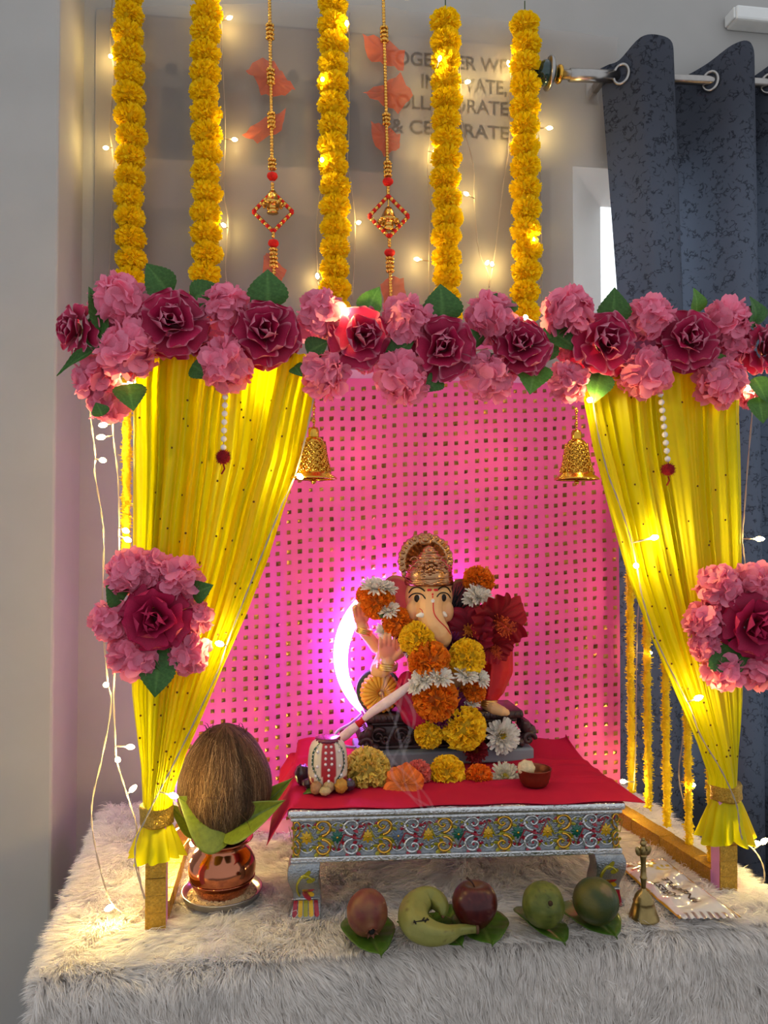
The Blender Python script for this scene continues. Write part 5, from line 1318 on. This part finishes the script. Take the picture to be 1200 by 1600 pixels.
part('husk', nb, m_coco, t)
b = MB(); rr = random.Random(2)
for i in range(5200):
    z0_ = rr.uniform(-.85, 1.0); a = rr.uniform(0, 2*pi)
    if sin(a) > .75: continue
    L = rr.uniform(.10, .42); g = rr.uniform(.25, 1.0); warm = rr.random(); cst = (.20*g, (.095+.02*warm)*g, .045*g, 1) if warm < .72 else (.42*g, .25*g, .13*g, 1)
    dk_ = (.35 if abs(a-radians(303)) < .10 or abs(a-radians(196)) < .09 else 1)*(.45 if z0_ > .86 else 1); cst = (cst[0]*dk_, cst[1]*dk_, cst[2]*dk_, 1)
    th0 = math.acos(max(-1, min(1, z0_))); pts = []; n = 4; da = rr.gauss(0, .10); lf = rr.uniform(0, .018)*(2.5 if rr.random() < .06 else 1)
    for q in range(n+1):
        th = min(pi*.93, th0+L*q/n*2); aa = a+da*q/n+.02*sin(q*3+i); pts.append(cpt(V((sin(th)*cos(aa), sin(th)*sin(aa), cos(th))), .004+lf*sin(pi*q/n*.8)))
    w = rr.uniform(.00028, .0006); sd = (pts[1]-pts[0]).cross((pts[0]-cc)).normalized()*w
    vs = [];
    for q, p in enumerate(pts): ww = 1-.75*q/n; vs += [p-sd*ww, p+sd*ww]
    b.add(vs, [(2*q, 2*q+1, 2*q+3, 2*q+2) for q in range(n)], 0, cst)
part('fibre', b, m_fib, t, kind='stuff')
b = MB()                                           # stray hairs and the wispy top
for i in range(26):
    a = rr.uniform(0, 6.28); p = cpt(V((cos(a)*.5, sin(a)*.5, .86)).normalized()); q = p+V((rr.gauss(0, .012), rr.gauss(0, .006), rr.uniform(.002, .014))); b.tube([p, p.lerp(q, .5)+V((0, 0, .004)), q], [.0008, .0006, .0002], 4)
b.tube(spline([P(300, 1250, Y=cy-.085), P(335, 1246, Y=cy-.088), P(362, 1260, Y=cy-.088), P(385, 1282, Y=cy-.08), P(392, 1300, Y=cy-.07)], 6), .0004, 4)
part('stray_fibre', b, m_coco, t, kind='stuff')
# ---------------------------------------------------------------- fruit on leaves along the front
BL2 = leaf_mesh('betel_leaf', m_betel, 1, .42, .05, .06, heart=True, base=(.05, .11, .010), vein=(.12, .19, .03), nu=30, nv=16)
gp = 'betel leaves under the fruit'
FZ0 = .014
def fl(label, x0, y0, x1, y1, W, tilt=(0, -.12, 1)):
    return lay(BL2, 'betel_leaf', label, P(x0, y0, Z=FZ0), P(x1, y1, Z=FZ0-.001), W, group=gp, up=tilt)
fl('green betel leaf under the pomegranate', 566, 1432, 596, 1495, .092)
fl('dark betel leaf at the left of the banana', 672, 1448, 620, 1440, .07, (0, -.1, 1))
fl('betel leaf tip showing below the banana', 668, 1435, 724, 1480, .07)
fl('betel leaf between the banana and the apple', 690, 1460, 716, 1408, .06, (-.2, -.5, 1))
fl('green betel leaf under the apple', 742, 1425, 770, 1478, .10)
fl('green betel leaf under the guava, its left edge turned up', 826, 1420, 884, 1476, .088, (.25, -.15, 1))
fl('broad betel leaf under the green fruit with the pale scar', 900, 1410, 965, 1466, .105, (.1, -.2, 1))
def fruit(name, px, pyb, rx_px, fn, mat, label, h=1.0, col=None, lift=.004, k_=.6):
    base = P(px, pyb, Z=FZ0+lift); k = S(1, base); R = rx_px*k
    t = thing(name, label, name.split('_')[-1], base)
    c = base+V((0, 0, R*h))
    b = MB(); b.ell((0, 0, 0), 1, 36, 48)
    nb = MB(); nb.f, nb.m = b.f, b.m
    for v in b.v:
        d = V(v); q = fn(d); nb.v.append(tuple(c+V((q.x*R, q.y*R, q.z*R)))); cd = col(d); nb.c.append((cd[0]*k_, cd[1]*k_, cd[2]*k_, 1))
    part(name.split('_')[-1]+'_body' if '_' in name else name+'_body', nb, mat, t); return t, c, R
def nz(d, f, s=0): return noise.noise(d*f+V((s, s*.7, 0)))
# pomegranate: crown faces the viewer, a little right and down
ax = V((.10, -.95, -.40)).normalized()
def pomf(d):
    k = d.dot(ax); s = 1+.03*nz(d, 2, 4)-.05*max(0, k)**3+.10*max(0, k-.93)/.07; return V((d.x*s, d.y*s, d.z*s*1.1))
def pomc(d):
    c = V((.24, .05, .036)).lerp(V((.32, .12, .05)), max(0, min(1, .5+1.2*nz(d, 2.2, 1)))); c = c.lerp(V((.12, .05, .04)), max(0, nz(d, 9, 3)-.35)*1.5); return (*c, 1)
m_fr = lambda n, rough, coat=.2, bump=.1, bs=200: M(n, C(200, 200, 200), rough, var=.08, vs=60, attr=True, coat=coat*.4, bump=bump, bs=bs)
t, c, R = fruit('pomegranate', 574, 1459, 32, pomf, m_fr('pomegranate_skin', .45), 'dull red pomegranate with its dark crown facing front', 1.02, pomc)
b = MB(); p = c+pomf(ax)*R
for k in range(6):
    a = 2*pi*k/6; e = ax.orthogonal().normalized(); f = ax.cross(e); rd = e*cos(a)+f*sin(a); b.petal(p-ax*R*.10+rd*R*.15, rd*.45+ax*.9, rd*-1, R*.30, R*.13, cup=.3, curl=-.5, nu=4, nv=3, shape=lambda u: 1-.9*u)
part('pomegranate_crown', b, M('dry_crown', C(112, 70, 52), .7, var=.2), t)
b = MB(); b.ell(p-ax*R*.06, (R*.17,)*3, 8, 12); part('crown_hole', b, m_dark, t)
# banana: curls up over, stem pointing right
m_ban = m_fr('banana_skin', .45, .15)
path = [(692, 1432, .028, 3), (691, 1418, .036, 12), (680, 1405, .040, 17), (664, 1404, .040, 21), (650, 1416, .036, 24), (646, 1434, .030, 25), (655, 1450, .024, 24), (674, 1459, .020, 20), (697, 1460, .016, 14.5), (715, 1454, .014, 9), (730, 1452, .013, 7.5), (743, 1451, .013, 7.5)]
bp = [P(x, y, Z=FZ0+z) for x, y, z, r in path]; kb_ = S(1, bp[5]); sp = spline(bp, 6); rs = [interp([(i, q[3]) for i, q in enumerate(path)], i/6)*kb_*.93 for i in range(len(sp))]
t = thing('banana', 'green yellow curved banana with a dark mark and its stem pointing right', 'banana', bp[5])
b = MB(); n = 30; sv = []
ups = V((0, -.5, .86)); prev = None; vs = []; cs = []
for i, p in enumerate(sp):
    d = (sp[min(i+1, len(sp)-1)]-sp[max(i-1, 0)]).normalized(); u = (ups-d*ups.dot(d)).normalized(); w = d.cross(u)
    for j in range(n):
        a = 2*pi*j/n; r = rs[i]*(1+.055*cos(5*a)); q = p+(w*cos(a)+u*sin(a))*r; vs.append(q)
        s = i/(len(sp)-1); cc_ = V((.22, .21, .05)).lerp(V((.12, .135, .022)), max(0, abs(s-.55)-.22)*2.2); sp_ = noise.noise(V(q)*260); cc_ = cc_.lerp(V((.10, .06, .02)), max(0, sp_-.42)*2.2)
        mk_ = (V(q)-P(657, 1442, Z=FZ0+.05)); 
        cs.append((*cc_, 1))
m_ = n; b.add(vs, [(i*m_+j, i*m_+(j+1) % m_, (i+1)*m_+(j+1) % m_, (i+1)*m_+j) for i in range(len(sp)-1) for j in range(m_)]+[tuple(range(m_-1, -1, -1)), tuple((len(sp)-1)*m_+j for j in range(m_))], 0, lambda i: cs[i])
part('banana_peel', b, m_ban, t)
vb = BVHTree.FromPolygons([V(v) for v in b.v], b.f)
def bs_(px, py, l=.0006):
    h, nr, i, dd = vb.ray_cast(EYE, ray(px, py).normalized()); return (h-ray(px, py).normalized()*l) if h else P(px, py, Z=.05)
b = MB()
for a_, c_ in (((646, 1441), (670, 1437)), ((647, 1438), (650, 1444)), ((660, 1438), (663, 1434)), ((664, 1441), (668, 1435))): b.tube([bs_(*a_), bs_((a_[0]+c_[0])/2, (a_[1]+c_[1])/2), bs_(*c_)], .0011, 5)
part('dark_mark', b, m_dark, t); b = MB(); b.tube([bp[-1], bp[-1]+V((.004, 0, 0))], .0078, 12); b.ell(bp[0], .003, 6, 8); part('stem_end', b, M('dry_stem', C(96, 66, 44), .8, var=.2), t)
# apple
def appf(d):
    th = math.acos(max(-1, min(1, d.z))); r = 1-.0*d.z; top = .26*exp(-(th/.38)**2); bot = .10*exp(-((pi-th)/.35)**2)
    s = 1+.02*nz(d, 2, 2); w = .94+.08*d.z-.06*d.z*d.z+.02*cos(5*atan2(d.y, d.x))*max(0, -d.z)
    return V((d.x*s*w, d.y*s*w, d.z*s*.98-top+bot))
def appc(d):
    k = .5+.9*nz(V((d.x*3, d.y*3, d.z*.6)), 3, 5); c = V((.10, .006, .010)).lerp(V((.19, .022, .018)), max(0, min(1, k))*.8); c = c.lerp(V((.5, .32, .10)), max(0, d.z-.82)*2.0); c = c.lerp(V((.4, .16, .1)), .3*(noise.noise(d*22) > .48)); return (*c, 1)
t, c, R = fruit('red_apple', 742, 1447, 37.5, appf, m_fr('apple_skin', .28, .35, .02), 'dark red apple with a thin stem, right of the banana', .90, appc, k_=.42)
b = MB(); b.tube(spline([c+V((0, 0, R*.66)), c+V((-R*.12, -.002, R*.92)), c+V((-R*.36, -.003, R*1.14))], 5), [.0012]*8+[.0016, .002, .0024], 7); part('apple_stem', b, M('apple_stem_bark', C(60, 36, 30), .7), t)
# guava
ga = V((.08, -.80, .42)).normalized()
def guaf(d):
    k = d.dot(ga); s = 1+.035*nz(d, 2.5, 7)+.02*cos(6*atan2(d.z, d.x))*max(0, k); s -= .10*max(0, k-.94)/.06; return V((d.x, d.y, d.z*1.04))*s
def guac(d):
    c = V((.11, .135, .018)).lerp(V((.17, .185, .03)), max(0, min(1, .5+1.3*nz(d, 3, 2)))); c = c.lerp(V((.05, .05, .015)), max(0, nz(d, 7, 5)-.30)*1.6); return (*c, 1)
t, c, R = fruit('green_guava', 849, 1447, 33, guaf, m_fr('guava_skin', .5, .1, .25, 90), 'knobbly green guava with a brown blossom end facing front', 1.0, guac, k_=.72)
b = MB(); p = c+guaf(ga)*R
for k in range(9):
    e = ga.orthogonal().normalized(); f = ga.cross(e); a = 2*pi*k/9; rd = e*cos(a)+f*sin(a); b.petal(p-ga*.002+rd*R*.10, rd+ga*.5, ga, R*.15, R*.07, curl=.6, nu=3, nv=2)
b.ell(p-ga*.002, (R*.15,)*3, 6, 9); part('blossom_end', b, M('dry_brown_calyx', C(64, 46, 28), .9, var=.3), t)
# green round fruit
def limf(d): s = 1+.025*nz(d, 2, 9); return V((d.x*1.02, d.y, d.z*.98))*s
def limc(d):
    k = max(0, min(1, .5+1.0*nz(d, 1.6, 3)-.4*d.x)); c = V((.03, .065, .015)).lerp(V((.14, .125, .02)), k)
    sc = (d-V((.28, -.60, .75)).normalized()).length; c = c.lerp(V((.26, .17, .085)), max(0, min(1, (.34+.12*nz(d, 6, 1)-sc)*9))*.8); return (*c, 1)
fruit('green_citrus', 931, 1442, 35, limf, m_fr('citrus_skin', .42, .15, .18, 220), 'round green citrus fruit with a pale scar on top', .98, limc)

# ---------------------------------------------------------------- brass hand bell
m_brass = M('old_brass', C(150, 128, 82), .3, .95, var=.2, vs=50, bump=.2, bs=150)
hb = P(1006, 1434, Z=.008); k = S(1, hb)
t = thing('hand_bell', 'small brass hand bell with a figured handle standing before the foil sachet', 'bell', hb)
b = MB(); b.lathe([(r*k, z*k) for r, z in ((0, 2), (19, 2), (23, 0), (23.5, 1.5), (22, 4), (19, 12), (17, 20), (15.5, 24), (16.5, 26), (15, 28), (13.5, 34), (9, 40), (5, 43), (3.6, 46), (0, 47))], 40, hb, close=False); part('bell_body', b, m_brass, t)
b = MB(); z = lambda q: hb+V((0, 0, q*k))
b.tube([z(44), z(52), z(60), z(62), z(64), z(72), z(85), z(94), z(96), z(98)], [r*k for r in (3.5, 3.8, 5, 6, 5, 4.2, 4.0, 5, 6, 5)], 14)
part('handle', b, m_brass, t)
b = MB(); b.ell(z(104), (6*k, 5*k, 9*k), 10, 14); b.ell(z(115), (5*k, 4.5*k, 5.5*k), 10, 14); b.ell(z(121), (3*k, 3*k, 3*k), 6, 10)
for s_ in (-1, 1): b.ell(z(103)+V((s_*8.5*k, .0, 0)), (4.5*k, 2.2*k, 8*k), 8, 10, mat=Matrix.Rotation(s_*.35, 3, 'Y')); b.ell(z(108)+V((s_*4*k, -4*k, 0)), (2*k, 2*k, 4*k), 6, 8)
part('figured_finial', b, m_brass, t)

# ---------------------------------------------------------------- foil sachet
m_bag = M('printed_foil', C(255, 255, 255), .2, .12, var=.04, attr=True, coat=.8, bump=.35, bs=26)
A_ = P(965, 1355, Z=.010); B_ = P(1036, 1345, Z=.012); C_ = P(1160, 1440, Z=.010); D_ = P(1062, 1442, Z=.008)
cen = (A_+B_+C_+D_)/4
t = thing('foil_sachet', 'white foil sachet with orange edges lying behind the brass hand bell', 'sachet', cen)
def bagf(u, v, s=1):
    p = (A_.lerp(B_, u)).lerp(D_.lerp(C_, u), v); e = min(1, 7*min(u, 1-u))*min(1, 7*min(v, 1-v)); e = e**.6
    w = .0022*sin(v*26+u*7)*e+.0016*noise.noise((u*7, v*11, 2))*e+(.0012*sin(u*60)*(v < .05 or v > .95))
    return p+V((0, 0, .004+s*.006*e+w+.006*(v-.4)**2))
def bagc(u, v):
    if u < .035 or u > .955: return (.52, .27, .02, 1)
    if v < .22 and abs(noise.noise((u*9, v*16, 1))) > .30: return (.55, .40, .03, 1) if u > .4 else (.30, .10, .05, 1)
    if v > .93: return (.25, .16, .16, 1) if sin(u*50) > .2 else (.62, .6, .6, 1)
    return (.66, .64, .66, 1)
b = MB(); b.grid(lambda u, v: bagf(u, v), 50, 70, col=bagc); b.grid(lambda u, v: bagf(1-u, v, -1), 20, 20, col=(.6, .58, .6, 1)); part('sachet_foil', b, m_bag, t)
m_print = M('dark_print', C(60, 44, 44), .5, var=.05)
for txt, (ua, va), (ub, vb_), hu in (('FOREST', (.36, .72), (.27, .45), .12), ('PINEAPPLE', (.62, .80), (.52, .40), .12)):
    o = lettering('lettering', txt, 1, m_print, t, Matrix.Identity(4), extrude=0, bold=.02)   # upside down to the viewer, curved over the foil
    wd = max(v.co.x for v in o.data.vertices)
    for v in o.data.vertices:
        s_ = v.co.x/wd; v.co = bagf(lerp(ua, ub, s_)-v.co.y*hu/.7, lerp(va, vb_, s_))+V((0, 0, .0012))-cen
# ---------------------------------------------------------------- strings of fairy lights
WL = WY-.034
def string(lab, Y, path, bulbs, tw=True, r=.00078, lit=True):
    pw = BULB_W*(.6 if Y == WL else 1.1)
    pts = [P(x, y, Y=(q[0] if q else Y)) for x, y, *q in path]; sp = spline(pts, 6)
    t = thing('fairy_light_string', lab, 'string lights', sp[0], group='fairy light strings')
    b = MB(); N_ = len(sp)
    for ph in ((0, pi) if tw else (0,)):
        b.tube([p+V((cos(i*.9+ph), sin(i*.9+ph)*.6, 0))*r*1.15 for i, p in enumerate(sp)], r, 5)
    for x, y, *q in bulbs:
        yy = q[0] if q else Y-.012; p = P(x, y, Y=yy)
        near = min(sp, key=lambda s: (s-p).length); d = (p-near); d = d.normalized() if d.length > .004 else V((.3, -.8, -.3))
        b.tube([near, near.lerp(p, .6), p-d*.002], [.0012, .0016, .0028], 6)
        bb = MB(); m = aim(d).to_3x3(); bb.lathe([(0, .010), (.0024, .008), (.0044, .0035), (.0046, -.001), (.003, -.005), (0, -.006)], 10, p, mat=m)
        part('bulb', bb, m_bulb, t)
        if lit: lamp('bulb_light', p+V((0, -.004, 0)), pw, WARM)
    part('wire', b, m_wire, t)
WL = WY-.034
string('fairy light string left of the leftmost marigold garland', WL, [(176, -5), (172, 60), (178, 120), (172, 200), (178, 260), (175, 330), (172, 400), (168, 440)], [(166, 231), (173, 88)])
string('fairy light string right of the second marigold garland', WL, [(345, 10), (348, 100), (352, 200), (350, 300), (356, 345), (352, 420), (358, 455)], [(358, 28), (366, 218), (350, 352)])
string('fairy light string along the left edge of the middle garland', WL, [(505, 60), (503, 124), (502, 250), (500, 300), (494, 360), (498, 450)], [(504, 124, WL-.07), (503, 250, WL-.07), (496, 432)])
string('fairy light string right of the middle garland', WL, [(546, 20), (545, 200), (543, 250), (550, 300), (555, 350), (553, 420), (550, 470)], [(542, 37, WL-.07), (560, 348)])
string('fairy light string left of the garland behind the lettering', WL, [(675, 30), (674, 180), (668, 260), (672, 330), (670, 408), (672, 470)], [(652, 405), (687, 92, WL-.075), (680, 236)])
string('fairy light string between the two right garlands', WL, [(716, 40), (720, 130), (722, 185), (740, 260), (741, 310), (748, 390), (762, 425), (763, 455)], [(730, 128), (729, 303), (761, 411)])
string('fairy light string left of the rightmost garland', WL, [(802, 30), (798, 110), (796, 170), (795, 230), (786, 290), (779, 350), (771, 410), (764, 450)], [(795, 100), (800, 228, WL-.02), (769, 413)])
string('fairy light string right of the rightmost garland', WL, [(842, 40), (842, 200), (845, 300), (846, 375), (847, 480)], [(858, 200), (833, 374, WL-.06)])
LY = 1.40
string('fairy light string hanging lowest at the far left, its loop resting on the plush', LY, [(140, 636), (143, 665), (149, 712), (148, 740), (158, 800), (162, 850), (160, 960), (168, 1060), (174, 1100), (160, 1180), (146, 1240), (143, 1280, 1.36), (150, 1330, 1.33), (165, 1388, 1.31), (178, 1415, 1.305), (196, 1427, 1.30), (214, 1427, 1.295), (226, 1416, 1.29)], [(160, 719), (166, 1070), (172, 1418, 1.305)])
string('fairy light string twisted beside the left edge of the left drape', LY, [(175, 640), (178, 690), (184, 740), (186, 800), (186, 880), (184, 980), (178, 1080), (180, 1150), (183, 1190), (195, 1230), (205, 1262, 1.36), (213, 1290, 1.33), (214, 1340, 1.31), (220, 1380, 1.30), (229, 1412, 1.295)], [(162, 664), (159, 683), (199, 843), (196, 829), (203, 1167), (184, 1187), (207, 1233)])
DYs = DY-.024
string('fairy light string running down the inner edge of the left drape', DYs, [(490, 622), (478, 680), (462, 740), (440, 790), (420, 840), (400, 890), (380, 940), (357, 1000), (340, 1050), (312, 1110), (288, 1160), (262, 1212), (246, 1242), (230, 1275), (214, 1310), (211, 1345), (219, 1380), (226, 1404)], [(468, 744, DYs-.01), (344, 1006, DYs-.008), (270, 1243, DYs+.01)])
string('fairy light string running down the inner edge of the right drape', DYs, [(925, 618), (935, 680), (950, 740), (965, 780), (985, 840), (995, 885), (1003, 930), (1015, 970), (1030, 1010), (1065, 1080), (1080, 1110), (1095, 1150), (1125, 1200), (1142, 1235), (1152, 1262), (1156, 1295), (1160, 1312)], [(922, 625, DYs-.008), (994, 884, DYs-.008), (1022, 840, DYs+.01), (1090, 1091, DYs-.008)])
string('fairy light string outside the right drape above its flower cluster', 1.33, [(1176, 640), (1169, 720), (1163, 800), (1160, 842), (1165, 890), (1168, 950)], [(1186, 842)])
RXY = 1.60
string('fairy light string beside the thin strand nearest the pink backdrop', RXY, [(1002, 880), (997, 960), (995, 1020), (994, 1100), (993, 1180), (990, 1235)], [(1012, 1020), (974, 1221)])
string('fairy light string beside the fourth thin strand', 1.43, [(1072, 1110), (1068, 1150), (1061, 1200), (1064, 1235), (1074, 1270)], [(1079, 1226)])
string('fairy light string coiled behind the foot of the right post', 1.33, [(1152, 1236), (1156, 1280), (1162, 1312), (1180, 1330), (1192, 1352), (1194, 1375), (1182, 1392), (1162, 1397)], [(1180, 1318), (1193, 1315)])
string('fairy light string threaded through the flower valance', 1.30, [(180, 560), (300, 545), (420, 545), (541, 500), (640, 545), (760, 545), (821, 496), (900, 560), (1050, 550), (1170, 600)], [(541, 489, 1.215), (821, 496), (410, 600, 1.30), (203, 600), (900, 560), (1168, 606)])
string('fairy light string bunched at the back of the plush behind the pot', 1.50, [(262, 1240), (290, 1272), (300, 1300), (280, 1330)], [(270, 1300, 1.49), (284, 1288, 1.52), (300, 1318, 1.47), (262, 1330, 1.44)])  # hidden bulbs added here for warm light on the plush
# unseen warm and violet bulbs added behind the backdrop so the pink cloth glows
bk = BY+.10
t = thing('added_backlights', 'fairy light string hung behind the pink backdrop', 'string lights', (.28, bk, .8))
b = MB(); bw_ = []
for k in range(12):
    x = lerp(FX0+.06, FX1-.06, (k % 4)/3); z = (.80, .50, .20)[k//4]; p = V((x, bk, z)); bw_.append(p)
    bb = MB(); bb.ell(p, (.004, .004, .006), 6, 8); part('bulb', bb, m_bulb, t); lamp('backlight', p, BACK_W, (.62, .30, 1.0) if k % 4 == 0 or k == 9 else (1, .58, .40), .02)
b.tube(bw_, .001, 5); b.tube([V((FX0, FY1+.015, .8)), bw_[0]], .001, 5); part('wire', b, m_wire, t)
# unseen violet tube added by the left back post to tint the pillar
t = thing('added_violet_tube', 'violet light tube fixed behind the left side of the canopy', 'lamp', (FX0-.02, FY1+.03, .45))
b = MB(); b.tube([(FX0-.02, FY1+.03, .06), (FX0-.02, FY1+.03, .86)], .005, 10); part('tube', b, M('added_violet_glow', C(220, 170, 255), .4, var=0, emit=(.55, .16, 1, 1), estr=2.2), t)
b = MB(); b.box((FX0-.03, FY1+.012, .04), (FX0-.012, FY1+.04, .06)); b.box((FX0-.03, FY1+.012, .86), (FX0-.012, FY1+.04, .88)); part('end_cap', b, m_white, t, False)

# ---------------------------------------------------------------- incense smoke drifting up in front of the stool
ms = bpy.data.materials.new('incense_smoke'); ms.use_nodes = True; nt = ms.node_tree; nt.nodes.remove(nt.nodes['Principled BSDF'])
vn = nt.nodes.new('ShaderNodeVolumeScatter'); vn.inputs['Color'].default_value = (.86, .84, .95, 1); vn.inputs['Density'].default_value = 22.0
nt.links.new(vn.outputs[0], nt.nodes['Material Output'].inputs['Volume'])
pts = [(688, 1486, 1.20, 5), (694, 1462, 1.205, 6), (712, 1432, 1.21, 7), (706, 1402, 1.215, 8), (722, 1366, 1.22, 9), (716, 1330, 1.225, 11), (690, 1296, 1.23, 13), (664, 1262, 1.235, 15), (640, 1225, 1.24, 18), (622, 1180, 1.245, 20), (628, 1130, 1.25, 20), (612, 1080, 1.255, 17), (616, 1030, 1.26, 9)]
sp = spline([P(x, y, Y=q) for x, y, q, r in pts], 7); b = MB()
for f in range(4):                                     # thin filaments that wander apart as they rise
    o_ = [V((sin(k*.21+f*1.7), sin(k*.17+f*2.3), 0))*(.0008+.00016*k)*(1+f*.35) for k in range(len(sp))]
    b.tube([p+q for p, q in zip(sp, o_)], [.0006+.000032*k*(1+.3*sin(k*.5+f)) for k in range(len(sp))], 8)
b.f = [f[::-1] for f in b.f]
solo('incense_smoke', b, ms, 'thin wisp of incense smoke curling up in front of the silver stool', 'smoke', at=sp[0])['kind'] = 'stuff'
